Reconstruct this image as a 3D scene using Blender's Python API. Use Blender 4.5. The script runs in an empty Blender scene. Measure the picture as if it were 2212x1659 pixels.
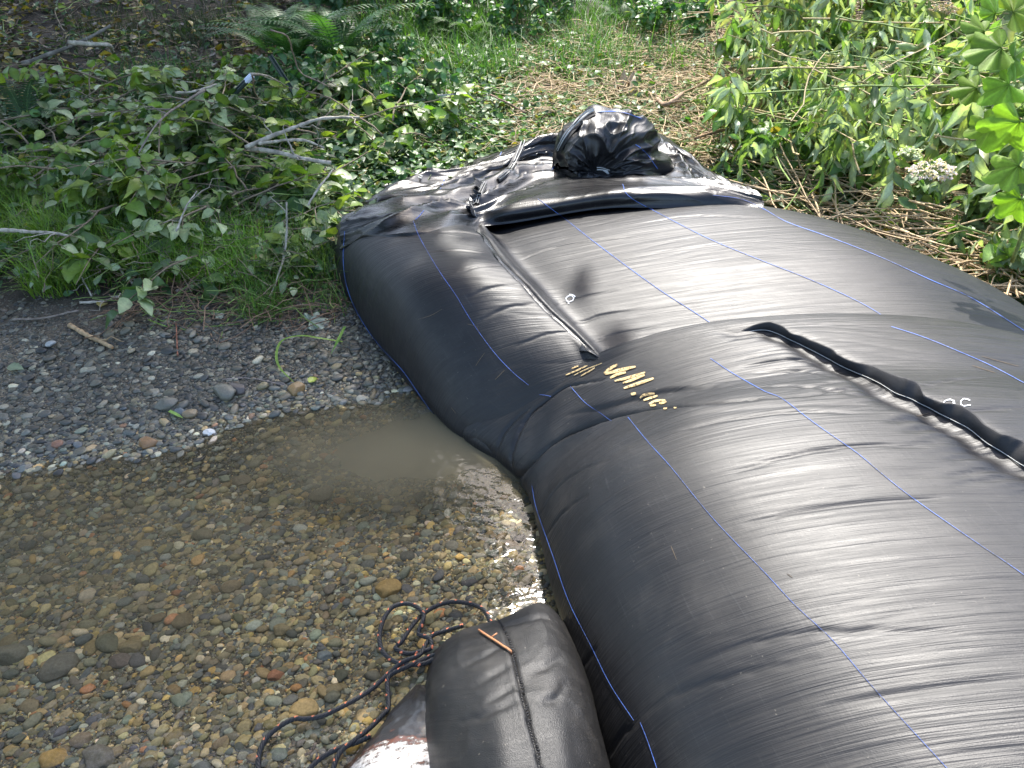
import bpy, bmesh, math, random
import numpy as np
from mathutils import Vector
from mathutils.bvhtree import BVHTree

random.seed(7)
RNG = np.random.default_rng(11)
R = math.radians

# ------------------------------------------------------------------ camera
scene = bpy.context.scene
CAM_H, PITCH, FPX = 1.7, 37.0, 1640.0          # pixel units of a 2212 x 1659 picture
cam_data = bpy.data.cameras.new("camera")
cam_data.sensor_width = 36.0
cam_data.lens = 18.0 / (1106.0 / FPX)
cam_data.clip_start = 0.02
cam_data.clip_end = 400.0
cam = bpy.data.objects.new("camera", cam_data)
cam.location = (0, 0, CAM_H)
cam.rotation_euler = (R(90 - PITCH), 0, 0)
scene.collection.objects.link(cam)
scene.camera = cam

# ------------------------------------------------------------------ sky and sun
SUN_EL, SUN_AZ = 54.0, 2.2                     # azimuth measured from +Y towards +X
world = bpy.data.worlds.new("World")
scene.world = world
world.use_nodes = True
wn = world.node_tree.nodes; wl = world.node_tree.links
bg = wn["Background"]
sky = wn.new("ShaderNodeTexSky")
sky.sky_type = 'NISHITA'; sky.sun_disc = False
sky.sun_elevation = R(SUN_EL); sky.sun_rotation = R(SUN_AZ)
sky.air_density = 1.0; sky.dust_density = 2.5; sky.ozone_density = 1.0
wl.new(sky.outputs[0], bg.inputs[0])
bg.inputs[1].default_value = 0.15
sun_data = bpy.data.lights.new("sun", 'SUN')
sun_data.energy = 2.7; sun_data.angle = R(0.6); sun_data.color = (1.0, 0.965, 0.90)
sun = bpy.data.objects.new("sun", sun_data)
sd = Vector((math.sin(R(SUN_AZ)) * math.cos(R(SUN_EL)), math.cos(R(SUN_AZ)) * math.cos(R(SUN_EL)), math.sin(R(SUN_EL))))
sun.rotation_euler = sd.to_track_quat('Z', 'Y').to_euler()
scene.collection.objects.link(sun)
scene.view_settings.view_transform = 'Standard'
scene.view_settings.look = 'None'
scene.view_settings.gamma = 1.0
scene.view_settings.exposure = 1.85
scene.cycles.max_bounces = 6
scene.cycles.diffuse_bounces = 3
scene.cycles.transparent_max_bounces = 12
scene.cycles.caustics_reflective = False
scene.cycles.caustics_refractive = False

# ------------------------------------------------------------------ geometry helpers
CP, SP = math.cos(R(PITCH)), math.sin(R(PITCH))
def ray(px, py):
    x = (px - 1106.0) / FPX; y = (829.5 - py) / FPX
    return np.array([x, CP + y * SP, -SP + y * CP])
def at(px, py, z=0.0):
    d = ray(px, py); t = (z - CAM_H) / d[2]
    return np.array([d[0] * t, d[1] * t, z])
def at_y(px, py, yy):
    d = ray(px, py); t = yy / d[1]
    return np.array([d[0] * t, yy, CAM_H + d[2] * t])
def project(p):
    p = np.asarray(p, float); q = p - np.array([0, 0, CAM_H])
    f = q[..., 1] * CP - q[..., 2] * SP
    u = q[..., 1] * SP + q[..., 2] * CP
    f = np.where(np.abs(f) < 1e-6, 1e-6, f)
    return 1106 + FPX * q[..., 0] / f, 829.5 - FPX * u / f, f

def smooth(a, b, x):
    t = np.clip((x - a) / (b - a), 0, 1)
    return t * t * (3 - 2 * t)

def vnoise(x, y, seed=0):
    x = np.asarray(x, float); y = np.asarray(y, float)
    xi = np.floor(x).astype(np.int64); yi = np.floor(y).astype(np.int64)
    xf = x - xi; yf = y - yi
    def h(a, b):
        n = (a * 374761393 + b * 668265263 + seed * 974634777) & 0xffffffff
        n = ((n ^ (n >> 13)) * 1274126177) & 0xffffffff
        return ((n ^ (n >> 16)) & 0xffff) / 65535.0
    u = xf * xf * (3 - 2 * xf); v = yf * yf * (3 - 2 * yf)
    a = h(xi, yi); b = h(xi + 1, yi); c = h(xi, yi + 1); d = h(xi + 1, yi + 1)
    return (a * (1 - u) + b * u) * (1 - v) + (c * (1 - u) + d * u) * v
def fbm(x, y, seed=0, o=4):
    s = 0; a = .5; t = 0
    for k in range(o):
        s = s + a * vnoise(x * 2 ** k + 17.3 * k, y * 2 ** k - 9.1 * k, seed + k); t += a; a *= .5
    return s / t

def add_mesh(name, V, F, mat=None, parent=None, cols=None, uv=None, smooth_=True, matidx=None):
    """V (n,3); F (m,k) int array; cols per vertex (n,3); uv per vertex (n,2)"""
    V = np.ascontiguousarray(V, dtype=np.float32)
    F = np.ascontiguousarray(F, dtype=np.int32)
    me = bpy.data.meshes.new(name)
    m, k = F.shape
    me.vertices.add(len(V)); me.vertices.foreach_set("co", V.ravel())
    me.loops.add(m * k); me.loops.foreach_set("vertex_index", F.ravel())
    me.polygons.add(m)
    me.polygons.foreach_set("loop_start", np.arange(0, m * k, k, dtype=np.int32))
    try: me.polygons.foreach_set("loop_total", np.full(m, k, dtype=np.int32))
    except Exception: pass
    me.polygons.foreach_set("use_smooth", np.full(m, smooth_, dtype=bool))
    if matidx is not None: me.polygons.foreach_set("material_index", np.asarray(matidx, dtype=np.int32))
    if cols is not None:
        a = me.color_attributes.new("col", 'FLOAT_COLOR', 'POINT')
        c4 = np.ones((len(V), 4), np.float32); c4[:, :3] = cols
        a.data.foreach_set("color", c4.ravel())
    if uv is not None:
        l = me.uv_layers.new(name="UVMap")
        l.data.foreach_set("uv", np.asarray(uv, np.float32)[F.ravel()].ravel())
    me.update(); me.validate()
    if mat is not None:
        for mm in (mat if isinstance(mat, (list, tuple)) else [mat]): me.materials.append(mm)
    ob = bpy.data.objects.new(name, me)
    scene.collection.objects.link(ob)
    if parent is not None: ob.parent = parent
    return ob

def tag(o, label=None, cat=None, group=None, kind=None):
    if label: o["label"] = label
    if cat: o["category"] = cat
    if group: o["group"] = group
    if kind: o["kind"] = kind
    return o
def empty(name, loc=(0, 0, 0)):
    o = bpy.data.objects.new(name, None); o.empty_display_size = .05
    o.location = loc; scene.collection.objects.link(o)
    return o
def add_child(name, V, F, mat, parent, **k):
    """parts are built in world coordinates; shift them into the parent's frame"""
    V = np.asarray(V, float)
    q = parent
    while q is not None: V = V - np.array(q.location); q = q.parent
    return add_mesh(name, V, F, mat, parent, **k)

def catmull(P, n):
    """interpolate control points along axis 0 -> n samples"""
    P = np.asarray(P, float); m = len(P)
    Q = np.concatenate([[2 * P[0] - P[1]], P, [2 * P[-1] - P[-2]]])
    t = np.linspace(0, m - 1, n); i = np.minimum(t.astype(int), m - 2); f = t - i
    f = f.reshape((-1,) + (1,) * (P.ndim - 1))
    a, b, c, d = Q[i], Q[i + 1], Q[i + 2], Q[i + 3]
    return .5 * ((2 * b) + (-a + c) * f + (2 * a - 5 * b + 4 * c - d) * f ** 2 + (-a + 3 * b - 3 * c + d) * f ** 3)
def resample(P, n):
    """arc-length even resampling of a catmull curve"""
    C = catmull(P, max(n * 4, 60)); L = np.r_[0, np.cumsum(np.linalg.norm(np.diff(C, axis=0), axis=1))]
    s = np.linspace(0, L[-1], n)
    return np.stack([np.interp(s, L, C[:, k]) for k in range(C.shape[1])], 1)
def grid_faces(nu, nv):
    i, j = np.meshgrid(np.arange(nu - 1), np.arange(nv - 1), indexing='ij')
    a = (i * nv + j).ravel()
    return np.stack([a, a + nv, a + nv + 1, a + 1], 1)
def grid_normals(P):
    du = np.gradient(P, axis=0); dv = np.gradient(P, axis=1)
    n = np.cross(du, dv); l = np.linalg.norm(n, axis=2, keepdims=True)
    return n / np.maximum(l, 1e-9)

def tube(P, r, k=6, cap=True):
    P = np.asarray(P, float); n = len(P)
    r = np.broadcast_to(np.asarray(r, float), (n,))
    T = np.gradient(P, axis=0); T /= np.maximum(np.linalg.norm(T, axis=1, keepdims=True), 1e-9)
    up = np.array([0, 0, 1.0]); A = np.cross(T, up)
    bad = np.linalg.norm(A, axis=1) < .1
    A[bad] = np.cross(T[bad], np.array([1.0, 0, 0])); A /= np.linalg.norm(A, axis=1, keepdims=True)
    B = np.cross(T, A)
    th = np.linspace(0, 2 * np.pi, k, endpoint=False)
    V = P[:, None] + r[:, None, None] * (A[:, None] * np.cos(th)[None, :, None] + B[:, None] * np.sin(th)[None, :, None])
    V = V.reshape(-1, 3)
    i, j = np.meshgrid(np.arange(n - 1), np.arange(k), indexing='ij')
    F = np.stack([i * k + j, i * k + (j + 1) % k, (i + 1) * k + (j + 1) % k, (i + 1) * k + j], -1).reshape(-1, 4)
    if cap:
        V = np.vstack([V, P[:1], P[-1:]])
        c0, c1 = n * k, n * k + 1
        j = np.arange(0, k, 2); j2 = (j + 1) % k; j3 = (j + 2) % k
        F = np.vstack([F, np.stack([np.full_like(j, c0), j3, j2, j], 1),
                       np.stack([np.full_like(j, c1), (n - 1) * k + j, (n - 1) * k + j2, (n - 1) * k + j3], 1)])
    return V, F
class Bag:
    """collects quads for one mesh"""
    def __init__(s): s.V = []; s.F = []; s.C = []; s.n = 0
    def add(s, V, F, c=(1, 1, 1)):
        V = np.asarray(V, float); s.V.append(V); s.F.append(np.asarray(F) + s.n); s.n += len(V)
        c = np.asarray(c, float); s.C.append(np.broadcast_to(c, (len(V), 3)).copy())
    def build(s, name, mat, parent=None, **k):
        return add_child(name, np.vstack(s.V), np.vstack(s.F), mat, parent, cols=np.vstack(s.C), **k)

# ------------------------------------------------------------------ materials
class M:
    def __init__(s, name):
        s.m = bpy.data.materials.new(name); s.m.use_nodes = True
        s.t = s.m.node_tree; s.n = s.t.nodes; s.l = s.t.links
        s.p = s.n["Principled BSDF"]; s.o = s.n["Material Output"]
    def node(s, t, **k):
        n = s.n.new(t)
        for a, b in k.items():
            if a.startswith('in_'):
                key = a[3:]; key = int(key) if key.isdigit() else key.replace('_', ' ')
                n.inputs[key].default_value = b
            else: setattr(n, a, b)
        return n
    def link(s, a, b): s.l.new(a, b)
    def set(s, **k):
        for a, b in k.items(): s.p.inputs[a.replace('_', ' ')].default_value = b
    def noise(s, vec, scale, detail=4, rough=.6):
        n = s.node("ShaderNodeTexNoise"); n.inputs["Scale"].default_value = scale
        n.inputs["Detail"].default_value = detail; n.inputs["Roughness"].default_value = rough
        if vec is not None: s.link(vec, n.inputs["Vector"])
        return n
    def ramp(s, src, stops):
        n = s.node("ShaderNodeValToRGB"); e = n.color_ramp.elements
        while len(e) < len(stops): e.new(.5)
        for q, (p, c) in zip(e, stops):
            q.position = p; q.color = (*c, 1) if len(c) == 3 else c
        s.link(src, n.inputs[0]); return n
    def mix(s, f, a, b, mode='MIX'):
        n = s.node("ShaderNodeMix"); n.data_type = 'RGBA'; n.blend_type = mode
        for sock, v in ((n.inputs[0], f), (n.inputs[6], a), (n.inputs[7], b)):
            if hasattr(v, 'is_linked'): s.link(v, sock)
            else: sock.default_value = v if not isinstance(v, tuple) else ((*v, 1) if len(v) == 3 else v)
        return n.outputs[2]
    def bump(s, h, strength, dist, prev=None):
        b = s.node("ShaderNodeBump"); b.inputs["Strength"].default_value = strength
        b.inputs["Distance"].default_value = dist; s.link(h, b.inputs["Height"])
        if prev is not None: s.link(prev, b.inputs["Normal"])
        return b.outputs[0]
    def math(s, op, a, b=0.0):
        n = s.node("ShaderNodeMath", operation=op)
        for k, v in ((0, a), (1, b)):
            if hasattr(v, 'is_linked'): s.link(v, n.inputs[k])
            else: n.inputs[k].default_value = v
        return n.outputs[0]

def mat_fabric(name, base=(.0075, .0076, .0088), rough=.475, wet=False, dust=.5, st=1.0, tail_=False):
    st_ = st; m = M(name)
    tc = m.node("ShaderNodeTexCoord"); mp = m.node("ShaderNodeMapping")
    m.link(tc.outputs["UV"], mp.inputs[0]); uv = tc.outputs["UV"]
    st = m.node("ShaderNodeMapping"); st.inputs["Scale"].default_value = (120, 3.2, 1); m.link(uv, st.inputs[0])
    streak = m.noise(st.outputs[0], 1.0, 3, .6)
    st2 = m.node("ShaderNodeMapping"); st2.inputs["Scale"].default_value = (60, 2.4, 1); m.link(uv, st2.inputs[0])
    streak2 = m.noise(st2.outputs[0], 1.0, 3, .6)
    sx = m.node("ShaderNodeMapping"); sx.inputs["Scale"].default_value = (9, 160, 1); m.link(uv, sx.inputs[0])
    cross = m.noise(sx.outputs[0], 1.0, 2, .5)
    gr = m.noise(uv, 380, 2, .7)
    big = m.noise(tc.outputs["Object"], 3.0, 5, .6)
    c = m.ramp(big.outputs[0], [(.3, tuple(x * .8 for x in base)), (.7, tuple(x * 1.25 for x in base))]).outputs[0]
    # dusty film and clay smears
    d = m.noise(tc.outputs["Object"], 7.0, 8, .72)
    dm = m.ramp(d.outputs[0], [(.5, (0, 0, 0)), (.78, (1, 1, 1))]).outputs[0]
    c = m.mix(m.math('MULTIPLY', dm, .18 * dust), c, (.19, .17, .145))
    sp = m.noise(tc.outputs["Object"], 120.0, 2, .5)
    spm = m.ramp(sp.outputs[0], [(.735, (0, 0, 0)), (.76, (1, 1, 1))]).outputs[0]
    c = m.mix(m.math('MULTIPLY', spm, .5 * dust), c, (.25, .22, .18))
    # paler warp threads
    th = m.ramp(cross.outputs[0], [(.62, (0, 0, 0)), (.72, (1, 1, 1))]).outputs[0]
    c = m.mix(m.math('MULTIPLY', th, .03), c, (.3, .3, .3))
    m.link(c, m.p.inputs["Base Color"])
    rr = m.node("ShaderNodeMapRange", in_1=.3, in_2=.7, in_3=rough - .05, in_4=rough + .08); m.link(streak2.outputs[0], rr.inputs[0])
    m.link(rr.outputs[0], m.p.inputs["Roughness"])
    m.set(Specular_IOR_Level=.5)
    n1 = m.bump(streak.outputs[0], .7 * st_, .0026)
    n1 = m.bump(streak2.outputs[0], .22 * st_, .003, n1)
    cm = m.node("ShaderNodeMapping"); cm.inputs["Scale"].default_value = (42, 1.9, 1); m.link(uv, cm.inputs[0])
    cn = m.noise(cm.outputs[0], 1.0, 4, .55)
    rd = m.math('ABSOLUTE', m.math('SUBTRACT', cn.outputs[0], .5)); rd = m.math('POWER', m.math('SUBTRACT', 1.0, m.math('MINIMUM', m.math('MULTIPLY', rd, 20.0), 1.0)), 2.0)
    n1 = m.bump(rd, -.8 * st_, .0042, n1)
    n1 = m.bump(cross.outputs[0], .25, .0006, n1)
    n1 = m.bump(gr.outputs[0], .5 if st_ > .8 else (.25 if tail_ else .9), .0006 if st_ > .5 else .0014, n1)
    m.link(n1, m.p.inputs["Normal"])
    if wet: m.set(Coat_Weight=.6, Coat_Roughness=.12)
    return m.m

def mat_simple(name, col, rough=.6, spec=.4, var=.25, scale=30, bump=.2, bdist=.002, **k):
    m = M(name); tc = m.node("ShaderNodeTexCoord")
    n = m.noise(tc.outputs["Object"], scale, 6, .65)
    c = m.ramp(n.outputs[0], [(.25, tuple(x * (1 - var) for x in col)), (.75, tuple(min(1, x * (1 + var)) for x in col))]).outputs[0]
    m.link(c, m.p.inputs["Base Color"]); m.set(Roughness=rough, Specular_IOR_Level=spec, **k)
    if bump: m.link(m.bump(n.outputs[0], bump, bdist), m.p.inputs["Normal"])
    return m.m

def mat_attr(name, rough=.5, spec=.4, var=.2, scale=60, bump=.3, bdist=.002, transl=0.0, coat=0.0):
    m = M(name); at_ = m.node("ShaderNodeAttribute"); at_.attribute_name = "col"
    tc = m.node("ShaderNodeTexCoord")
    n = m.noise(tc.outputs["Object"], scale, 5, .65)
    k = m.node("ShaderNodeMapRange", in_1=.25, in_2=.75, in_3=1 - var, in_4=1 + var); m.link(n.outputs[0], k.inputs[0])
    cc = m.node("ShaderNodeVectorMath", operation='SCALE'); m.link(at_.outputs["Color"], cc.inputs[0]); m.link(k.outputs[0], cc.inputs["Scale"])
    m.link(cc.outputs[0], m.p.inputs["Base Color"]); m.set(Roughness=rough, Specular_IOR_Level=spec)
    if coat: m.set(Coat_Weight=coat, Coat_Roughness=.15)
    nb = None
    if bump:
        nb = m.bump(n.outputs[0], bump, bdist); m.link(nb, m.p.inputs["Normal"])
    if transl > 0:
        tr = m.node("ShaderNodeBsdfTranslucent")
        tcol = m.mix(1.0, cc.outputs[0], (1.5, 1.7, .55), 'MULTIPLY'); m.link(tcol, tr.inputs[0])
        mx = m.node("ShaderNodeMixShader"); mx.inputs[0].default_value = transl
        m.link(m.p.outputs[0], mx.inputs[1]); m.link(tr.outputs[0], mx.inputs[2]); m.link(mx.outputs[0], m.o.inputs[0])
    return m.m

MAT = {}
MAT['fabric'] = mat_fabric("woven_black_fabric")
MAT['fabric_tail'] = mat_fabric("woven_black_fabric_loose", base=(.006, .006, .007), rough=.27, wet=False, dust=.3, st=.5, tail_=True)
MAT['fabric_gather'] = mat_fabric("woven_black_fabric_bunched", base=(.010, .010, .011), rough=.38, dust=.3, st=.7)
MAT['fabric_sand'] = mat_fabric("woven_black_sandbag", base=(.0125, .012, .0115), rough=.44, dust=.9, st=.3)
MAT['webbing'] = mat_simple("black_webbing", (.022, .022, .024), .6, .35, .3, 300, .4, .001)
def mat_thread():
    m = M("blue_thread"); tc = m.node("ShaderNodeTexCoord"); n = m.noise(tc.outputs["Object"], 260, 3, .6); n2 = m.noise(tc.outputs["Object"], 9, 3, .6)
    v = m.math('ADD', m.math('MULTIPLY', n.outputs[0], .5), m.math('MULTIPLY', n2.outputs[0], .5))
    c = m.ramp(v, [(.38, (.03, .035, .06)), (.50, (.06, .12, .38)), (.64, (.09, .20, .62))]).outputs[0]
    m.link(c, m.p.inputs["Base Color"]); m.set(Roughness=.55); return m.m
MAT['blue'] = mat_thread()
MAT['stitch'] = mat_simple("white_stitching", (.42, .42, .40), .6, .4, .35, 300, .3, .001)
def mat_worn():
    m = M("worn_ochre_marker_paint"); tc = m.node("ShaderNodeTexCoord"); n = m.noise(tc.outputs["Object"], 130, 5, .7)
    c = m.ramp(n.outputs[0], [(.38, (.03, .028, .022)), (.46, (.42, .30, .14)), (.6, (.60, .45, .23))]).outputs[0]
    m.link(c, m.p.inputs["Base Color"]); m.set(Roughness=.75, Specular_IOR_Level=.3); return m.m
MAT['paint'] = mat_worn()
MAT['chalk'] = mat_simple("white_marker_paint", (.75, .76, .78), .6, .3, .15, 200, .2, .001)
MAT['leaf'] = mat_attr("leaf", .42, .5, .22, 90, .35, .002, .32)
MAT['leaf_shiny'] = mat_attr("leaf_shiny", .55, .3, .2, 90, .3, .002, .35)
MAT['grass'] = mat_attr("grass", .5, .4, .2, 40, 0, .001, .35)
MAT['bark'] = mat_attr("bark", .8, .25, .45, 55, .8, .006)
MAT['stone'] = mat_attr("stone", .42, .5, .3, 160, .5, .0015)
_m = MAT['stone'].node_tree; _g = _m.nodes.new("ShaderNodeNewGeometry"); _x = _m.nodes.new("ShaderNodeSeparateXYZ"); _r = _m.nodes.new("ShaderNodeMapRange")
_r.inputs[1].default_value = -.004; _r.inputs[2].default_value = .004; _r.inputs[3].default_value = .06; _r.inputs[4].default_value = .5
_m.links.new(_g.outputs["Position"], _x.inputs[0]); _m.links.new(_x.outputs[2], _r.inputs[0]); _m.links.new(_r.outputs[0], _m.nodes["Principled BSDF"].inputs["Specular IOR Level"])
MAT['straw'] = mat_attr("dry_stem", .65, .3, .3, 80, .3, .002)

# ------------------------------------------------------------------ terrain
SHX = [-9, -3, -1.66, -1.1, -.9, -.4, .2, 9]
SHY = [1.3, 1.5, 1.8, 1.93, 2.12, 2.23, 2.4, 2.6]
def height(x, y):
    x = np.asarray(x, float); y = np.asarray(y, float)
    d = y - np.interp(x, SHX, SHY) + .10 * (fbm(x * 3, y * 3, 3) - .5)
    bank = np.where(d > 0, .10 * np.minimum(d, .9) + .075 * np.clip(d - .9, 0, 4) + .05 * np.clip(d - 4.9, 0, 20), 0)
    murk = np.exp(-(((x + .55) / .62) ** 2 + ((y - 1.80) / .26) ** 2))
    left = smooth(-.7, -1.8, x) * smooth(1.9, 1.2, y)
    dep = -(.035 + .10 * murk + .05 * left)
    z = np.where(d > 0, bank, dep * smooth(0, .28, -d))
    z = z + np.where(d > .9, .10, .0) * (fbm(x * 1.3, y * 1.3, 5) - .5)
    z = z + .02 * (fbm(x * 6, y * 6, 9) - .5) * smooth(-.3, .3, d) + .012 * (fbm(x * 9, y * 9, 21) - .5)
    z = z + .30 * smooth(1.9, 4.5, x) * smooth(1.5, 3.5, y) * (x - 1.9).clip(0, 5)
    z = z + .22 * smooth(-1.0, -4.5, x) * smooth(6.0, 9.5, y) * 3
    z = z + .12 * smooth(9, 14, y) * (y - 9).clip(0, 30)
    return z
xs = np.concatenate([np.linspace(-40, -3.2, 50), np.linspace(-3.15, 2.4, 280), np.linspace(2.45, 40, 56)])
ys = np.concatenate([np.linspace(-20, .3, 20), np.linspace(.32, 3.6, 200), np.linspace(3.65, 12, 140), np.linspace(12.3, 60, 40)])
X, Y = np.meshgrid(xs, ys, indexing='ij')
Z = height(X, Y)
def mat_ground():
    m = M("ground_soil_and_grit"); g = m.node("ShaderNodeNewGeometry"); pos = g.outputs["Position"]
    n = m.noise(pos, 2.2, 8, .65); n2 = m.noise(pos, 45, 6, .7)
    soil = m.ramp(n2.outputs[0], [(.25, (.018, .014, .010)), (.55, (.05, .04, .03)), (.8, (.10, .082, .06))]).outputs[0]
    tanc = m.ramp(n2.outputs[0], [(.25, (.09, .066, .04)), (.75, (.24, .18, .11))]).outputs[0]
    soil = m.mix(m.ramp(n.outputs[0], [(.52, (0, 0, 0)), (.68, (.7, .7, .7))]).outputs[0], soil, tanc)
    v = m.node("ShaderNodeTexVoronoi"); v.inputs["Scale"].default_value = 170; m.link(pos, v.inputs[0])
    sep = m.node("ShaderNodeSeparateColor"); m.link(v.outputs["Color"], sep.inputs[0])
    grit = m.ramp(sep.outputs[0], [(0, (.03, .03, .03)), (.3, (.09, .08, .06)), (.6, (.14, .115, .075)), (.85, (.2, .16, .1)), (1, (.3, .28, .24))]).outputs[0]
    px = m.node("ShaderNodeSeparateXYZ"); m.link(pos, px.inputs[0])
    e = m.node("ShaderNodeMapRange", in_1=2.75, in_2=2.35, in_3=0.0, in_4=1.0); m.link(px.outputs[1], e.inputs[0])
    c = m.mix(e.outputs[0], soil, grit)
    m.link(c, m.p.inputs["Base Color"]); m.set(Roughness=.75, Specular_IOR_Level=.35)
    nb = m.bump(n2.outputs[0], .7, .02); nb = m.bump(v.outputs["Distance"], -.5, .004, nb)
    m.link(nb, m.p.inputs["Normal"]); return m.m
MAT['ground'] = mat_ground()
ground = add_mesh("ground", np.stack([X, Y, Z], -1).reshape(-1, 3), grid_faces(len(xs), len(ys)), MAT['ground'])
tag(ground, kind="structure")

# ------------------------------------------------------------------ pool of clear and clouded water
def mat_water():
    m = M("shallow_water"); g = m.node("ShaderNodeNewGeometry"); pos = g.outputs["Position"]
    mp = m.node("ShaderNodeMapping"); mp.inputs["Scale"].default_value = (1.0, 1.6, 1); mp.inputs["Rotation"].default_value = (0, 0, R(25)); m.link(pos, mp.inputs[0])
    n1 = m.noise(mp.outputs[0], 19, 2, .5); n2 = m.noise(mp.outputs[0], 5, 2, .5)
    nb = m.bump(n1.outputs[0], .30, .007); nb = m.bump(n2.outputs[0], .25, .01, nb)
    gl = m.node("ShaderNodeBsdfGlossy", in_Roughness=.055); m.link(nb, gl.inputs["Normal"])
    tr = m.node("ShaderNodeBsdfTransparent"); tr.inputs[0].default_value = (.97, .955, .90, 1)
    fr = m.node("ShaderNodeFresnel"); fr.inputs[0].default_value = 1.33; m.link(nb, fr.inputs["Normal"])
    # suspended silt: cloud in the deep pocket by the tubes, thinner to the left
    def blob(cx, cy, rx, ry, rot):
        a = m.node("ShaderNodeMapping"); a.vector_type = 'TEXTURE'
        a.inputs["Location"].default_value = (cx, cy, 0); a.inputs["Rotation"].default_value = (0, 0, rot)
        a.inputs["Scale"].default_value = (rx, ry, 1000)
        nn = m.noise(pos, 2.6, 6, .6); w = m.node("ShaderNodeMix"); w.data_type = 'VECTOR'; w.inputs[0].default_value = .28
        m.link(pos, w.inputs[4]); m.link(nn.outputs["Color"], w.inputs[5]); m.link(w.outputs[1], a.inputs[0])
        l = m.node("ShaderNodeVectorMath", operation='LENGTH'); m.link(a.outputs[0], l.inputs[0])
        r_ = m.node("ShaderNodeMapRange", in_1=1.0, in_2=.12, in_3=0.0, in_4=1.0); r_.interpolation_type = 'SMOOTHSTEP'
        m.link(l.outputs["Value"], r_.inputs[0]); return r_.outputs[0]
    b1 = blob(-.02, 1.52, .72, .29, R(3)); b2 = blob(-.87, 1.23, 1.03, .47, R(0))
    f = m.math('MAXIMUM', m.math('MULTIPLY', b1, .9), m.math('MULTIPLY', b2, .26))
    f = m.math('ADD', f, .03)
    di = m.node("ShaderNodeBsdfDiffuse"); di.inputs[0].default_value = (.165, .142, .088, 1)
    mx = m.node("ShaderNodeMixShader"); m.link(f, mx.inputs[0]); m.link(tr.outputs[0], mx.inputs[1]); m.link(di.outputs[0], mx.inputs[2])
    m2 = m.node("ShaderNodeMixShader"); m.link(fr.outputs[0], m2.inputs[0]); m.link(mx.outputs[0], m2.inputs[1]); m.link(gl.outputs[0], m2.inputs[2])
    m.link(m2.outputs[0], m.o.inputs[0]); return m.m
MAT['water'] = mat_water()
wx = np.linspace(-9, 3, 60); wy = np.linspace(-6, 3.4, 60)
WX, WY = np.meshgrid(wx, wy, indexing='ij')
water = add_mesh("water", np.stack([WX, WY, WX * 0], -1).reshape(-1, 3), grid_faces(60, 60), MAT['water'])
tag(water, kind="structure")

# ------------------------------------------------------------------ fabric surfaces
class Surf:
    """a grid of points with metric (U, W) coordinates that can be creased, then meshed and drawn on"""
    def __init__(s, P):
        s.P = P; s.nu, s.nv = P.shape[:2]; s.metric(); s.bvh()
        s.N = grid_normals(P)
    def metric(s):
        P = s.P
        du = np.linalg.norm(np.diff(P, axis=0), axis=2).mean(1); s.u = np.r_[0, np.cumsum(du)]
        dv = np.linalg.norm(np.diff(P, axis=1), axis=2).mean(0); s.w = np.r_[0, np.cumsum(dv)]
        s.U, s.W = np.meshgrid(s.u, s.w, indexing='ij')
    def bvh(s):
        s.F = grid_faces(s.nu, s.nv)
        s.tree = BVHTree.FromPolygons(s.P.reshape(-1, 3).tolist(), s.F.tolist())
    def hit(s, px, py):
        d = Vector(ray(px, py)).normalized()
        h, n, i, _ = s.tree.ray_cast(Vector((0, 0, CAM_H)), d)
        if h is None: return None
        if n.dot(d) > 0: n = -n
        return np.array(h), np.array(n), i
    def uvof(s, px, py):
        r = s.hit(px, py)
        if r is None: return None
        i = r[2]; a, b = divmod(i, s.nv - 1)
        return np.array([s.u[a], s.w[b]])
    def crease(s, poly, depth, width, step=0.0, stepw=.04, side=1):
        pts = [s.uvof(*p) for p in catmull(np.array(poly, float), len(poly) * 4)]
        pts = [p for p in pts if p is not None]
        if len(pts) < 2: return
        pts = np.array(pts); best = np.full(s.U.shape, 9.0); sg = np.zeros(s.U.shape); tt = np.zeros(s.U.shape)
        for k in range(len(pts) - 1):
            a, b = pts[k], pts[k + 1]; ab = b - a; L2 = (ab ** 2).sum()
            if L2 < 1e-8: continue
            t = np.clip(((s.U - a[0]) * ab[0] + (s.W - a[1]) * ab[1]) / L2, 0, 1)
            dx = s.U - a[0] - t * ab[0]; dy = s.W - a[1] - t * ab[1]; d = np.hypot(dx, dy)
            m = d < best; best = np.where(m, d, best)
            sg = np.where(m, np.sign(dx * ab[1] - dy * ab[0]), sg); tt = np.where(m, (k + t) / (len(pts) - 1), tt)
        env = np.sin(np.clip(tt, .04, .96) * np.pi) ** .5
        disp = -depth * np.exp(-(best / width) ** 2) * env
        if step:
            on = (sg * side > 0)
            disp = disp + np.where(on, step * np.exp(-(best / stepw)) , 0) * env
        s.P = s.P + s.N * disp[..., None]
    def finish(s):
        s.bvh(); s.N = grid_normals(s.P)
    def mesh(s, name, mat, parent):
        return add_child(name, s.P.reshape(-1, 3), s.F, mat, parent, uv=np.stack([s.U, s.W], -1).reshape(-1, 2))

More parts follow.
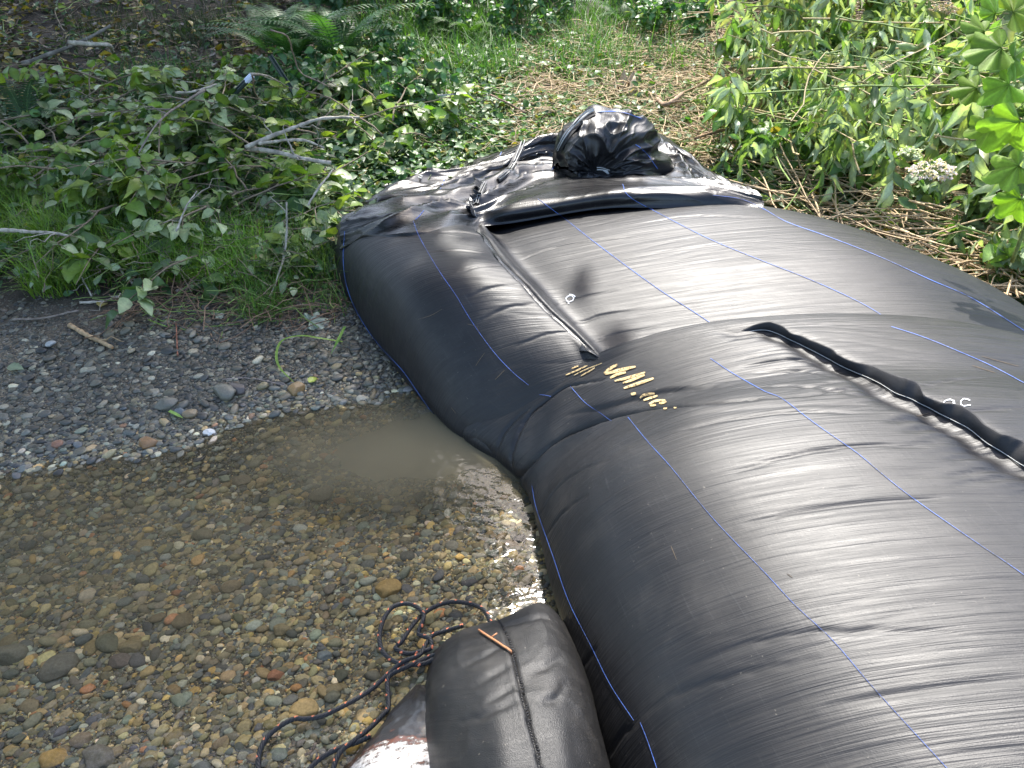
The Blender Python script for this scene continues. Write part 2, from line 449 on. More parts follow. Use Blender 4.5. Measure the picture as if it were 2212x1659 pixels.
def strip_on(surfs, poly, width_px, lift=.002, n=None, taper=False, widths=None):
    """thin raised strip lying on a fabric surface along a traced line"""
    C = catmull(np.array(poly, float), len(poly) * 5)
    L = np.r_[0, np.cumsum(np.linalg.norm(np.diff(C, axis=0), axis=1))]
    n = n or max(4, int(L[-1] / 6)); s_ = np.linspace(0, L[-1], n)
    C = np.stack([np.interp(s_, L, C[:, 0]), np.interp(s_, L, C[:, 1])], 1)
    T = np.gradient(C, axis=0); T /= np.linalg.norm(T, axis=1, keepdims=True); Nn = np.stack([-T[:, 1], T[:, 0]], 1)
    rows = []; out = []
    for k in range(n):
        wd = width_px * (math.sin(math.pi * (k + .6) / (n + .2)) ** .4 if taper else 1) / 2
        pr = []
        for sgn in (-1, 0, 1):
            q = C[k] + Nn[k] * wd * sgn; best = None
            for S in surfs:
                r = S.hit(q[0], q[1])
                if r is not None:
                    dd = np.linalg.norm(r[0] - np.array([0, 0, CAM_H]))
                    if best is None or dd < best[0]: best = (dd, r[0] + r[1] * (lift if sgn else lift * 1.5))
            pr.append(None if best is None else best[1])
        if any(p is None for p in pr): continue
        rows.append(np.array(pr))
    if len(rows) < 2: return None
    V = np.array(rows)
    # drop jumps across silhouettes
    keep = [0]
    for k in range(1, len(V)):
        if np.linalg.norm(V[k, 1] - V[keep[-1], 1]) < .25: keep.append(k)
    V = V[keep]
    if lift > .005:
        for _ in range(4): V[1:-1] = (V[:-2] + 2 * V[1:-1] + V[2:]) / 4
    return V.reshape(-1, 3), grid_faces(len(V), 3)

def wrinkle(S, amp, fu=60, fw=3, seed=1, mask=1.0):
    n = fbm(S.U * fu, S.W * fw + .25 * np.sin(S.U * 3), seed, 3) - .5
    n2 = 1 - np.abs(2 * vnoise(S.U * fu * .35 + 2 * vnoise(S.U * 4, S.W * 4, 3), S.W * fw * .6, seed + 9) - 1)
    S.P = S.P + S.N * ((n * amp * 1.6 - (n2 ** 6) * amp * 1.2) * mask)[..., None]

# ---- near tube
LY = [-.7, -.4, 0, .4, .83, 1.07, 1.24, 1.44, 1.66, 1.80, 1.92, 1.97]
LX = [.60, .52, .42, .32, .22, .17, .13, .10, .06, .005, -.15, -.17]
D_mid = np.array([.10, .03, -.02, -.01, .03, .09, .19, .36, .62, .90, 1.20, 1.50, 1.72, 1.80, 1.74])
Z_mid = np.array([-.10, -.04, .06, .16, .27, .36, .44, .515, .565, .58, .57, .50, .34, .14, -.06])
D_lip = np.array([.06, .02, .00, .03, .12, .23, .36, .52, .72, .95, 1.22, 1.52, 1.82, 2.0, 1.98])
Z_lip = np.array([-.10, -.04, .02, .07, .135, .215, .30, .385, .455, .495, .51, .485, .38, .18, -.06])
rows = []
for (y, b, zs, yo) in [(1.80, 0, .60, 0), (1.90, 0, .80, 0), (1.955, 0, .95, 0), (1.93, 0, 1.0, 0), (1.85, .12, 1.02, 0), (1.72, .35, 1.0, 0), (1.62, .5, .98, 0),
                   (1.48, .8, 1.0, 0), (1.30, 1, 1.0, 0), (1.10, 1, 1.01, 0), (.9, 1, 1.02, 0), (.65, 1, 1.03, 0), (.35, 1, 1.03, 0), (0, 1, 1.02, 0), (-.35, 1, 1.0, 0), (-.7, 1, 1.0, 0)]:
    L = np.interp(y, LY, LX); D = D_lip * (1 - b) + D_mid * b; Zz = (Z_lip * (1 - b) + Z_mid * b)
    Zz = np.where(Zz > 0, Zz * zs, Zz)
    rows.append(np.stack([L + D, np.full(15, y) + .02 * np.sin(D * 3), Zz], -1))
net = np.array(rows)
P = catmull(net, 620); P = catmull(P.transpose(1, 0, 2), 230).transpose(1, 0, 2)
near = Surf(P[::-1][::-1])
if near.N[300, 100, 2] < 0: near.N = -near.N
FIN = [(1600, 716), (1650, 711), (1700, 728), (1760, 758), (1830, 795), (1900, 828), (1935, 852), (1965, 862), (2010, 880), (2050, 905), (2100, 930), (2130, 955), (2160, 975), (2212, 1008), (2300, 1045), (2400, 1085), (2520, 1130)]
near.crease(FIN, .028, .035)
near.crease([(1120, 1040), (1140, 1015), (1191, 965), (1246, 934), (1320, 907), (1387, 891), (1492, 877), (1640, 862)], .022, .014, .022, .05, 1)
near.crease([(1107, 1003), (1109, 977), (1128, 930), (1152, 895), (1187, 864), (1230, 836), (1300, 822)], .014, .010, .016, .03, 1)
near.crease([(1070, 985), (1085, 945), (1110, 912), (1150, 880)], .008, .008, .006, .02, 1)
near.crease([(1235, 895), (1300, 880), (1370, 862), (1440, 845), (1540, 838)], .010, .012)
for c_ in ([(1375, 1560), (1440, 1512), (1500, 1490), (1560, 1470), (1640, 1450), (1760, 1425)],
           [(1500, 1440), (1600, 1400), (1740, 1370), (1900, 1365), (2100, 1372)],
           [(1480, 930), (1600, 905), (1740, 890), (1850, 893)],
           [(1600, 1020), (1720, 985), (1860, 962), (2000, 965)],
           [(1600, 838), (1700, 833), (1790, 838), (1900, 860)],
           [(1640, 805), (1730, 800), (1840, 818)],
           [(1690, 770), (1750, 778), (1800, 792)],
           [(1620, 1130), (1760, 1100), (1900, 1083), (2040, 1075)],
           [(1800, 1530), (1960, 1500), (2212, 1470)],
           [(2000, 905), (2080, 890), (2212, 880)],
           [(1980, 842), (2060, 822), (2150, 815)],
           [(2080, 960), (2150, 950), (2212, 955)],
           [(1240, 1500), (1262, 1440), (1290, 1400)],
           [(1310, 1640), (1345, 1590), (1375, 1565)],
           [(1170, 1110), (1200, 1060), (1250, 1020), (1320, 990)],
           [(1180, 1160), (1215, 1110), (1270, 1070)]):
    near.crease(c_, .0045, .006, .0012, .025, 1)
rt_ = random.Random(4)
for k in range(1, len(FIN) - 2):
    for q in range(2):
        f = rt_.random(); x_ = FIN[k][0] * (1 - f) + FIN[k + 1][0] * f; y_ = FIN[k][1] * (1 - f) + FIN[k + 1][1] * f; L_ = rt_.uniform(60, 170)
        near.crease([(x_ - 4, y_ + 6), (x_ - L_ * .5, y_ + 7 + L_ * .02), (x_ - L_, y_ + 10 + L_ * .10)], rt_.uniform(.002, .005), .006)
        if q: near.crease([(x_ + 6, y_ + 4), (x_ + L_ * .4, y_ - 2), (x_ + L_ * .8, y_ + 0)], rt_.uniform(.0015, .0035), .006)
finm = np.exp(-((near.W - 1.15) / .5) ** 2)
wrinkle(near, .0008, 55, 2.2, 5, .5 + 1.0 * smooth(.45, .8, near.W))
near.P[..., 2] += .006 * (fbm(near.U * 2.2, near.W * 2.2, 8) - .5)
near.finish()
dam_near = empty("dam_tube", (.9, .9, 0))
tag(dam_near, "nearer black woven dam tube with ochre lettering, its lip lapping over the farther tube", "dam tube", "black water-filled dam tubes")
near_ob = near.mesh("tube_skin", MAT['fabric'], dam_near)

# ---- far tube, two lobes with a valley between them
def lobe_section(Lx, Ly, Vx, Vy, Rx, Ry, s=1.0, vz=.365, lz=.41, rz=.54, j=0.0):
    """left contact, valley, right contact; s scales the height, j flattens the section towards the joint"""
    a = np.array([Lx, Ly]); v = np.array([Vx, Vy]); r = np.array([Rx, Ry]); out = []
    full = ((.12, -.08), (.02, -.02), (-.045, .08), (-.03, .17), (.03, .26), (.14, .34), (.33, .395), (.58, .42), (.80, .412), (.93, .395))
    flat = ((.20, -.10), (.08, -.06), (.0, .0), (.03, .05), (.10, .09), (.22, .135), (.40, .19), (.62, .25), (.82, .29), (.94, .31))
    for (t, z), (t2, z2) in zip(full, flat):
        t = t * (1 - j) + t2 * j; z = (z if z < 0 else z * lz / .41) * (1 - j) + z2 * j
        q = a + (v - a) * t; out.append([q[0], q[1], z if z < 0 else z * s])
    out.append([v[0], v[1], vz * s])
    for t, z in ((.03, .372), (.10, .405), (.24, .465), (.42, .52), (.60, .54), (.76, .48), (.89, .35), (.97, .18), (1.0, .05), (.97, -.08)):
        q = v + (r - v) * t; zz = z if z < 0 else (z * rz / .54) * s; out.append([q[0], q[1], zz])
    return out
net = np.array([
    lobe_section(.30, 1.45, .52, 1.45, 2.0, 1.3, .62, j=1),
    lobe_section(.14, 1.74, .44, 1.72, 2.1, 1.55, .78, .30, .40, .46, 1),
    lobe_section(-.05, 1.88, .34, 1.84, 2.1, 1.7, .9, .32, .40, .46, 1),
    lobe_section(-.19, 1.97, .27, 1.95, 2.1, 1.8, 1.0, .34, .40, .47, .95),
    lobe_section(-.31, 2.13, .19, 2.12, 2.05, 2.05, 1.0, .35, .40, .48, .45),
    lobe_section(-.44, 2.34, .09, 2.33, 1.98, 2.3, 1.0, rz=.50),
    lobe_section(-.60, 2.63, -.0, 2.55, 1.84, 2.55, .98, rz=.50),
    lobe_section(-.72, 2.89, -.07, 2.75, 1.66, 2.8, .93, vz=.375, rz=.50),
    lobe_section(-.81, 3.16, -.14, 2.98, 1.45, 3.02, .76, vz=.42, rz=.52),
    lobe_section(-.85, 3.36, -.18, 3.16, 1.22, 3.2, .52, vz=.44),
    lobe_section(-.80, 3.55, -.18, 3.34, 1.05, 3.38, .32),
    lobe_section(-.65, 3.70, -.15, 3.5, .9, 3.55, .18)])
P = catmull(net, 520); P = catmull(P.transpose(1, 0, 2), 320).transpose(1, 0, 2)
far = Surf(P)
if far.N[250, 200, 2] < 0: far.N = -far.N
VAL = [(1030, 462), (1038, 495), (1062, 525), (1085, 562), (1112, 590), (1140, 618), (1165, 648), (1200, 683), (1232, 712), (1262, 742), (1300, 772)]
far.crease(VAL, .014, .012)
for c_ in ([(905, 505), (960, 500), (1010, 502), (1055, 512)], [(930, 545), (990, 540), (1060, 548)],
           [(980, 590), (1030, 575), (1090, 572)], [(1010, 640), (1060, 620), (1120, 612)],
           [(1040, 690), (1090, 665), (1150, 655)], [(1130, 560), (1180, 540), (1270, 520), (1370, 510)],
           [(1080, 500), (1130, 480), (1220, 470), (1320, 470)],
           [(1200, 660), (1260, 640), (1330, 625)], [(1240, 700), (1300, 680), (1380, 668)],
           [(1280, 740), (1340, 718), (1420, 705)], [(1120, 745), (1180, 722), (1240, 715)],
           [(1400, 480), (1500, 465), (1640, 470)]):
    far.crease(c_, .004, .006, .0012, .025, 1)
wrinkle(far, .0008, 55, 2.2, 25, .7 + .5 * smooth(.35, .7, far.W))
far.finish()
dam_far = empty("dam_tube", (.5, 2.8, 0))
tag(dam_far, "farther black woven dam tube of two lobes with a knotted loose end", "dam tube", "black water-filled dam tubes")
far_ob = far.mesh("tube_skin", MAT['fabric'], dam_far)

# ---- loose tail sheet
tail_px = [
    [(812, 425, .12), (890, 390, .17), (965, 375, .20), (1080, 330, .27), (1170, 293, .33), (1230, 290, .33), (1300, 300, .32), (1400, 285, .36), (1470, 318, .33), (1535, 383, .30), (1612, 413, .30)],
    [(785, 450, .15), (870, 412, .20), (960, 398, .20), (1085, 355, .26), (1175, 320, .28), (1245, 335, .27), (1310, 350, .26), (1400, 340, .34), (1480, 352, .34), (1545, 392, .36), (1620, 418, .38)],
    [(765, 468, .15), (855, 440, .24), (955, 415, .27), (1080, 380, .24), (1180, 352, .25), (1255, 378, .24), (1310, 388, .26), (1400, 382, .34), (1480, 385, .38), (1550, 398, .42), (1630, 424, .44)],
    [(750, 492, .14), (850, 466, .27), (955, 452, .33), (1050, 436, .33), (1150, 400, .32), (1255, 392, .35), (1320, 392, .40), (1400, 392, .43), (1480, 396, .46), (1555, 406, .47), (1640, 430, .47)],
    [(741, 528, .12), (845, 502, .31), (950, 486, .375), (1036, 472, .33), (1112, 446, .38), (1250, 422, .43), (1330, 413, .46), (1410, 413, .475), (1490, 414, .48), (1565, 418, .48), (1650, 436, .47)]]
rows = [[at(*q) for q in r] for r in tail_px]
for ri, lift_ in ((-2, .018), (-1, .003)):
    for qi, q in enumerate(tail_px[ri]):
        h_ = far.hit(q[0], q[1])
        if h_ is not None: rows[ri][qi] = h_[0] + h_[1] * lift_
rl0 = []
for qi, q in enumerate(tail_px[-1]):
    h_ = far.hit(q[0] + (-4 if qi == 0 else 0), q[1] + 14)
    rl0.append(h_[0] - h_[1] * .008 if h_ is not None else rows[-1][qi] + np.array([0, -.05, -.05]))
r0 = [q + np.array([.0, .12, -q[2] - .03]) for q in rows[0]]
r0b = [q + np.array([.0, .07, -q[2] * .35]) for q in rows[0]]
rl = rl0
net = np.array([r0, r0b] + rows + [rl])
P = catmull(net, 150); P = catmull(P.transpose(1, 0, 2), 420).transpose(1, 0, 2)
tail = Surf(P)
if tail.N[70, 200, 2] < 0: tail.N = -tail.N
e_ = smooth(0, .1, tail.U) * (.45 + .55 * smooth(tail.u[-1] - .10, tail.u[-1] - .34, tail.U)) * smooth(tail.u[-1], tail.u[-1] - .04, tail.U)
for c_ in ([(765, 480), (830, 448), (900, 428), (1000, 405), (1110, 388), (1230, 380)], [(760, 505), (830, 482), (910, 462), (1000, 448), (1070, 438)],
           [(800, 440), (880, 408), (960, 385), (1060, 350), (1150, 320)], [(1060, 395), (1150, 372), (1240, 360)], [(1100, 430), (1190, 405), (1300, 396), (1420, 393), (1540, 400)],
           [(880, 400), (960, 372), (1040, 345)], [(1440, 330), (1490, 360), (1540, 395)], [(1420, 300), (1470, 345), (1500, 385)]):
    tail.crease(c_, .018, .013, .032, .040, 1)
fold = 1 - np.abs(2 * vnoise(tail.U * 9 + 1.2 * vnoise(tail.W * 2, tail.U * 3, 4) + tail.W * 1.5, tail.W * 1.3, 31) - 1)
fold2 = 1 - np.abs(2 * vnoise(tail.U * 18 - tail.W * 3, tail.W * 1.8, 37) - 1)
fold3 = 1 - np.abs(2 * vnoise(tail.U * 16 + tail.W * 14, tail.W * 9 - tail.U * 6, 39) - 1)
tail.P = tail.P + tail.N * ((fold ** 2 * (.030 + .022 * smooth(1.3, .6, tail.W)) - .014 + fold2 ** 2 * .012 + fold3 ** 3 * .003) * e_)[..., None]
tail.finish()
tail.mesh("loose_sheet", MAT['fabric_tail'], dam_far)

# ---- flat end flap on the left, standing up a little
def cloth_net(rows, nu, nv, seed, amp, fu=10, fw=10):
    P = catmull(np.array(rows), nu); P = catmull(P.transpose(1, 0, 2), nv).transpose(1, 0, 2)
    S = Surf(P)
    f1 = 1 - np.abs(2 * vnoise(S.U * fu + S.W * fw * .3, S.W * fw * .4, seed) - 1)
    f2 = 1 - np.abs(2 * vnoise(S.U * fu * 2.3, S.W * fw * 1.7 + S.U * 4, seed + 3) - 1)
    S.P = S.P + S.N * ((f1 ** 2 + .5 * f2 ** 3) * amp)[..., None]
    S.finish(); return S
rows = []
for k, (a, b, c) in enumerate([((815, 430), (845, 405), (905, 388)), ((830, 408), (852, 388), (918, 378)), ((855, 385), (872, 364), (912, 366)), ((880, 366), (893, 352), (905, 356))]):
    zz = [.10, .13, .17, .20][k]
    rows.append([at(a[0], a[1], zz - .02), at(b[0], b[1], zz), at(c[0], c[1], zz - .02)])
flap = cloth_net(rows, 60, 60, 51, .018, 14, 12)
flap.mesh("end_flap", MAT['fabric_tail'], dam_far)

# ---- gathered, tied-off end: pleats fanning out of a pinch
outl = np.array([(1204, 358), (1202, 320), (1222, 283), (1252, 252), (1290, 240), (1335, 239), (1375, 250), (1402, 268), (1418, 292), (1428, 325), (1440, 352), (1450, 376), (1420, 398), (1350, 406), (1280, 404), (1225, 388), (1206, 366)], float)
pin = np.array([1282., 372.])
na, nr = 300, 90
oc = catmull(outl, na); ga = np.zeros((na, nr, 3))
for i in range(na):
    a_ = i / (na - 1)
    for j in range(nr):
        r_ = j / (nr - 1)
        if r_ < .75:
            q = r_ / .75; p2 = pin + (oc[i] - pin) * q ** .8
            dep = 3.32 + .16 * q - .10 * math.sin(q * math.pi)
            ga[i, j] = at_y(p2[0], p2[1], dep)
        else:
            q = (r_ - .75) / .25; b_ = at_y(oc[i][0], oc[i][1], 3.48)
            ga[i, j] = b_ + np.array([0, .22 * math.sin(q * math.pi / 2), -(b_[2] - .1) * (1 - math.cos(q * math.pi / 2)) * .9])
gather = Surf(ga)
toc = np.array([0, 0, CAM_H]) - ga[150, 40]
if np.dot(gather.N[150, 40], toc) < 0: gather.N = -gather.N
A_, Rr = np.meshgrid(np.linspace(0, 1, na), np.linspace(0, 1, nr), indexing='ij')
pl = 1 - np.abs(2 * vnoise(A_ * 17 + .9 * vnoise(A_ * 6, Rr * 3, 3) + Rr * .5, Rr * 1.3, 61) - 1)
pl2 = 1 - np.abs(2 * vnoise(A_ * 26 + Rr * 5, Rr * 9 - A_ * 6, 63) - 1)
pl3 = 1 - np.abs(2 * vnoise(A_ * 9 - Rr * 4, Rr * 6 + A_ * 9, 65) - 1)
gather.P = gather.P + gather.N * ((pl ** 1.2 * .050 * (.35 + vnoise(A_ * 5 + 2, Rr * 1.5, 66)) - .02 + pl3 ** 2 * .022 + pl2 ** 3 * .004) * smooth(0, .25, Rr))[..., None]
gather.finish()
gob = gather.mesh("gathered_end", MAT['fabric_gather'], dam_far)

# ---- blue threads, stitching, straps, lettering
def strips(name, polys, width, mat, parent, surfs, lift=.002, taper=False, k=1.0):
    b = Bag()
    for p in polys:
        w_ = width
        if isinstance(p, tuple) and isinstance(p[1], (int, float)): p, w_ = p
        r_ = strip_on(surfs, p, w_ * k, lift, taper=taper)
        if r_ is not None: b.add(*r_)
    if b.n: return b.build(name, mat, parent)
for p in ([(1150, 1050), (1160, 1100), (1195, 1200), (1230, 1300), (1280, 1400), (1320, 1480), (1370, 1556)],
          [(1384, 1560), (1400, 1600), (1420, 1659), (1440, 1720)],
          [(1357, 902), (1400, 955), (1450, 1010), (1540, 1120), (1650, 1235), (1720, 1310), (1800, 1385), (1890, 1490), (2050, 1665)],
          [(1232, 834), (1262, 868), (1290, 888), (1322, 910)],
          [(1535, 775), (1580, 805), (1650, 845), (1690, 862), (1760, 915), (1850, 978), (1900, 1020), (1960, 1068), (2040, 1125), (2120, 1180), (2165, 1210), (2212, 1243), (2290, 1300)],
          [(1925, 706), (1990, 727), (2060, 755), (2140, 790), (2212, 828), (2290, 870)],
          [(1142, 858), (1165, 853), (1190, 856)], [(1105, 859), (1124, 864)]):
    strips("blue_thread", [p], 1.15, MAT['blue'], dam_near, [near], .0015)
for p in ([(745, 500), (742, 560), (750, 620), (775, 680), (815, 740), (870, 800), (905, 850), (945, 905), (985, 942)],
          [(893, 478), (905, 510), (930, 555), (955, 595), (985, 638), (1010, 680), (1040, 725), (1075, 770), (1110, 806), (1142, 832)],
          [(1162, 430), (1210, 465), (1280, 520), (1360, 580), (1430, 630), (1500, 675), (1570, 722)],
          [(1345, 398), (1360, 425), (1440, 470), (1540, 520), (1650, 565), (1740, 600), (1830, 640), (1890, 672), (1940, 708)],
          [(1540, 422), (1600, 430), (1650, 452), (1700, 480), (1790, 512), (1900, 555), (2010, 605), (2100, 645), (2212, 715)]):
    strips("blue_thread", [p], 1.15, MAT['blue'], dam_far, [far, tail], .0015)
for p in ([(960, 388), (955, 400), (948, 415)], [(915, 455), (905, 468), (897, 475)], [(1085, 325), (1080, 336)], [(1205, 345), (1192, 368)]):
    strips("blue_thread", [p], 1.6, MAT['blue'], dam_far, [tail, far], .0015)
for p in ([(1372, 312), (1395, 330), (1420, 365)], [(1290, 242), (1340, 242), (1385, 256)]):
    strips("blue_thread", [p], 1.6, MAT['blue'], dam_far, [gather, tail], .002)
# faint pale weave lines
# lettering in ochre on the lip: strokes as they show, foreshortened over the curve
K = lambda pts: [(995 + x * .3917 * .905, 746 + y * .3917 * .905) for x, y in pts]
def CR(pts): return [(995.4 + x * .3919, 746.5 + y * .3919) for x, y in pts]
strips("ochre_lettering", [
    (CR([(865, 108), (830, 125), (792, 155)]), 5.0), (CR([(795, 160), (850, 145), (965, 118)]), 5.5), (CR([(825, 182), (860, 163), (912, 150)]), 4.5),
    (CR([(850, 198), (930, 178), (1018, 150)]), 4.5), (CR([(895, 210), (950, 190), (1015, 165)]), 4.5), (CR([(900, 238), (970, 215), (1065, 183)]), 5.0),
    (CR([(940, 270), (958, 268), (968, 266)]), 4.5), (CR([(990, 290), (1015, 272), (1072, 266)]), 4.5), (CR([(1010, 305), (1045, 292), (1085, 280)]), 4.0),
    (CR([(1040, 325), (1080, 308), (1130, 305)]), 4.0), (CR([(1045, 333), (1062, 332), (1078, 330)]), 3.5), (CR([(1095, 322), (1115, 320), (1135, 312)]), 3.5),
    (CR([(1118, 351), (1128, 350), (1138, 349)]), 3.0), (CR([(1175, 347), (1182, 346), (1190, 346)]), 2.6),
    (CR([(472, 192), (490, 182), (520, 165)]), 2.6), (CR([(520, 185), (545, 170), (570, 158)]), 1.6), (CR([(570, 150), (600, 132), (650, 115)]), 2.6),
    (CR([(580, 165), (640, 140), (700, 112)]), 2.4), (CR([(625, 166), (690, 135), (780, 99)]), 2.2), (CR([(662, 170), (700, 150), (740, 125)]), 2.0)],
    4.0, MAT['paint'], dam_near, [near], .0025, taper=True, k=1.35)
strips("white_lettering", [
    [(2040, 868), (2037, 873), (2045, 880), (2055, 878), (2060, 868), (2050, 864), (2040, 868)], [(2060, 866), (2062, 874), (2068, 880)],
    [(2095, 866), (2082, 862), (2074, 870), (2078, 878), (2096, 876)]], 2.4, MAT['chalk'], dam_near, [near], .002)
strips("white_lettering", [
    [(1228, 640), (1222, 646), (1226, 652), (1236, 651), (1240, 644), (1234, 639), (1228, 640)], [(1230, 637), (1238, 638), (1243, 642)], [(1227, 655), (1229, 656), (1230, 656)]],
    2.2, MAT['chalk'], dam_far, [far], .002)
MAT['clay'] = mat_simple("dried_clay", (.13, .10, .07), .85, .2, .5, 150, .3, .001)
for nm, root_, S_, lst in (("clay_smear", dam_far, far, [[(903, 690), (930, 682), (955, 668)], [(1010, 700), (1030, 706), (1035, 720)], [(1028, 790), (1040, 772), (1048, 762)], [(1070, 820), (1090, 800)], [(975, 880), (985, 893)]]),
                           ("clay_smear", dam_near, near, [[(1450, 1180), (1462, 1210)], [(1700, 1240), (1712, 1248)], [(1980, 900), (2010, 892)], [(2100, 790), (2150, 806)], [(2120, 770), (2200, 792)]])):
    for q in lst: strips(nm, [q], 1.2, MAT['clay'], root_, [S_], .0012, taper=True)
# webbing straps with a white double stitch
def strap(poly, w, surfs, stitches=True):
    s_ = strips("webbing_strap", [poly], w, MAT['webbing'], dam_far, surfs, .006)
    if stitches and s_:
        P_ = np.array(poly, float); T = np.gradient(P_, axis=0); T /= np.linalg.norm(T, axis=1, keepdims=True); Nn = np.stack([-T[:, 1], T[:, 0]], 1)
        b = Bag()
        for o in (-2.3, 2.3):
            r_ = strip_on(surfs, P_ + Nn * o, 1.5, .012)
            if r_ is not None: b.add(*r_)
        if b.n: b.build("stitch_line", MAT['stitch'], s_)
strap([(1284, 241), (1262, 254), (1240, 275), (1222, 298), (1207, 322)], 17, [gather, tail, far])
strap([(1178, 287), (1195, 300), (1212, 315)], 16, [gather, tail, far], False)
strap([(1133, 306), (1120, 330), (1108, 352), (1095, 375), (1075, 390)], 13, [tail, far])
strap([(1046, 398), (1040, 412), (1030, 425), (1027, 440)], 13, [tail, far])
strap([(880, 372), (893, 380), (910, 388)], 9, [flap, tail])
strap([(1290, 360), (1305, 362), (1318, 372)], 10, [gather, tail])

# ---- standing seams (flaps sewn along the tubes)
def fin(name, S, poly, h0, h1, mat, parent, lean=(0, 0), wav=.35, seed=0, n=160, stitch=None):
    C = catmull(np.array(poly, float), len(poly) * 6)
    L = np.r_[0, np.cumsum(np.linalg.norm(np.diff(C, axis=0), axis=1))]; s_ = np.linspace(0, L[-1], n)
    C = np.stack([np.interp(s_, L, C[:, 0]), np.interp(s_, L, C[:, 1])], 1)
    base = []; nor = []
    for q in C:
        r_ = S.hit(*q)
        if r_ is None: continue
        base.append(r_[0]); nor.append(r_[1])
    base = np.array(base); nor = np.array(nor); n = len(base)
    for _ in range(6):
        base[1:-1] = (base[:-2] + 2 * base[1:-1] + base[2:]) / 4; nor[1:-1] = (nor[:-2] + nor[1:-1] + nor[2:]) / 3
    T = np.gradient(base, axis=0); T /= np.linalg.norm(T, axis=1, keepdims=True)
    Bn = np.cross(T, nor); Bn /= np.linalg.norm(Bn, axis=1, keepdims=True)
    t = np.linspace(0, 1, n); h = (h0 + (h1 - h0) * t) * np.minimum(1, np.minimum(t, 1 - t) * 14 + .15)
    ph = vnoise(t * 16, t * 0, seed) * 2 - 1; ph2 = vnoise(t * 45, t * 0 + 3, seed) * 2 - 1
    m = 9; G = np.zeros((n, m, 3))
    for j in range(m):
        f = j / (m - 1)
        sw = (ph * wav + ph2 * wav * .3) * h * f ** 1.3 + lean[0] * h * f + lean[1] * h * f ** 2
        hh = h * (f - .25 * f * f) * (1 + .2 * ph2)
        G[:, j] = base - nor * .004 + nor * hh[:, None] + Bn * sw[:, None]
    # give the sewn double layer a thickness
    th = .0016; G2 = G[:, ::-1] + Bn[:, None] * th * 2
    GG = np.concatenate([G, G2], 1)
    ob = add_child(name, GG.reshape(-1, 3), grid_faces(n, 2 * m), mat, parent, uv=np.stack(np.meshgrid(np.linspace(0, 2, n), np.linspace(0, .1, 2 * m), indexing='ij'), -1).reshape(-1, 2))
    if stitch:
        b = Bag()
        for f in stitch:
            j = int(f * (m - 1)); V, F = tube((G[:, j] - Bn * .002), .0011, 4); b.add(V, F)
            V, F = tube((G[:, j] + Bn * .0055), .0011, 4); b.add(V, F)
        b.build("stitch_line", MAT['stitch'], ob)
    return ob
fin("standing_seam", near, FIN, .034, .042, MAT['webbing'], dam_near, (-.15, -.45), .6, 3, 260, (.25,))
fin("standing_seam", far, [(1022, 462)] + VAL[1:], .03, .03, MAT['fabric_tail'], dam_far, (.3, .6), .6, 9, 160)
fin("standing_seam", tail, [(1050, 400), (1038, 420), (1022, 445), (1030, 470)], .03, .035, MAT['webbing'], dam_far, (.4, .5), .8, 12, 60, (.5,))

# ------------------------------------------------------------------ sandbags in the foreground
def px_net(rows): return np.array([[at(*q) for q in r] for r in rows])
bagA = [
    [(950, 1425, -.05), (975, 1412, .03), (1025, 1392, .06), (1078, 1372, .08), (1160, 1345, .08), (1200, 1362, .04), (1222, 1385, -.04)],
    [(935, 1410, -.03), (965, 1382, .09), (1020, 1358, .13), (1076, 1336, .16), (1160, 1302, .18), (1206, 1332, .13), (1228, 1370, -.02)],
    [(920, 1468, -.04), (945, 1425, .15), (1020, 1398, .22), (1085, 1378, .24), (1172, 1345, .24), (1232, 1385, .18), (1256, 1435, -.02)],
    [(914, 1530, -.04), (932, 1500, .17), (1025, 1480, .28), (1105, 1465, .30), (1200, 1440, .29), (1262, 1470, .21), (1284, 1520, -.02)],
    [(916, 1600, -.04), (938, 1590, .18), (1045, 1580, .31), (1135, 1570, .325), (1225, 1550, .31), (1292, 1570, .22), (1306, 1610, -.02)],
    [(930, 1700, -.04), (950, 1700, .17), (1060, 1700, .31), (1170, 1700, .325), (1250, 1690, .31), (1325, 1700, .2), (1338, 1730, -.02)],
    [(960, 1850, -.04), (975, 1850, .12), (1085, 1860, .25), (1190, 1860, .27), (1280, 1850, .25), (1360, 1850, .14), (1380, 1880, -.02)],
    [(1000, 1950, -.05), (1010, 1960, .02), (1100, 1970, .05), (1200, 1970, .05), (1290, 1960, .05), (1370, 1960, .02), (1390, 1960, -.04)]]
P = px_net(bagA); P = catmull(P, 260); P = catmull(P.transpose(1, 0, 2), 200).transpose(1, 0, 2)
sb = Surf(P)
if sb.N[130, 100, 2] < 0: sb.N = -sb.N
SEAM = [(1072, 1334), (1092, 1372), (1112, 1430), (1125, 1490), (1142, 1560), (1160, 1630), (1175, 1700)]
sb.crease(SEAM, .006, .006, .012, .05, 1)
for c_ in ([(1010, 1440), (1045, 1420), (1085, 1400)], [(1030, 1480), (1070, 1460), (1105, 1445)], [(1040, 1530), (1085, 1505), (1118, 1490)], [(1150, 1450), (1185, 1438), (1215, 1420)],
           [(1170, 1520), (1200, 1510), (1225, 1480)], [(1000, 1560), (1060, 1540), (1120, 1520)], [(1080, 1352), (1120, 1340), (1170, 1335), (1200, 1345)]):
    sb.crease(c_, .005, .010)
sb.P = sb.P + sb.N * ((fbm(sb.U * 7, sb.W * 7, 71) - .5) * .014 + (1 - np.abs(2 * vnoise(sb.U * 9, sb.W * 5, 75) - 1))[...] ** 6 * .002)[..., None]
sb.finish()
sandbag = empty("sandbag", (0.05, .9, -.04))
tag(sandbag, "full grey-black woven sandbag with a stitched seam, beside the nearer tube", "sandbag", "sandbags in the foreground")
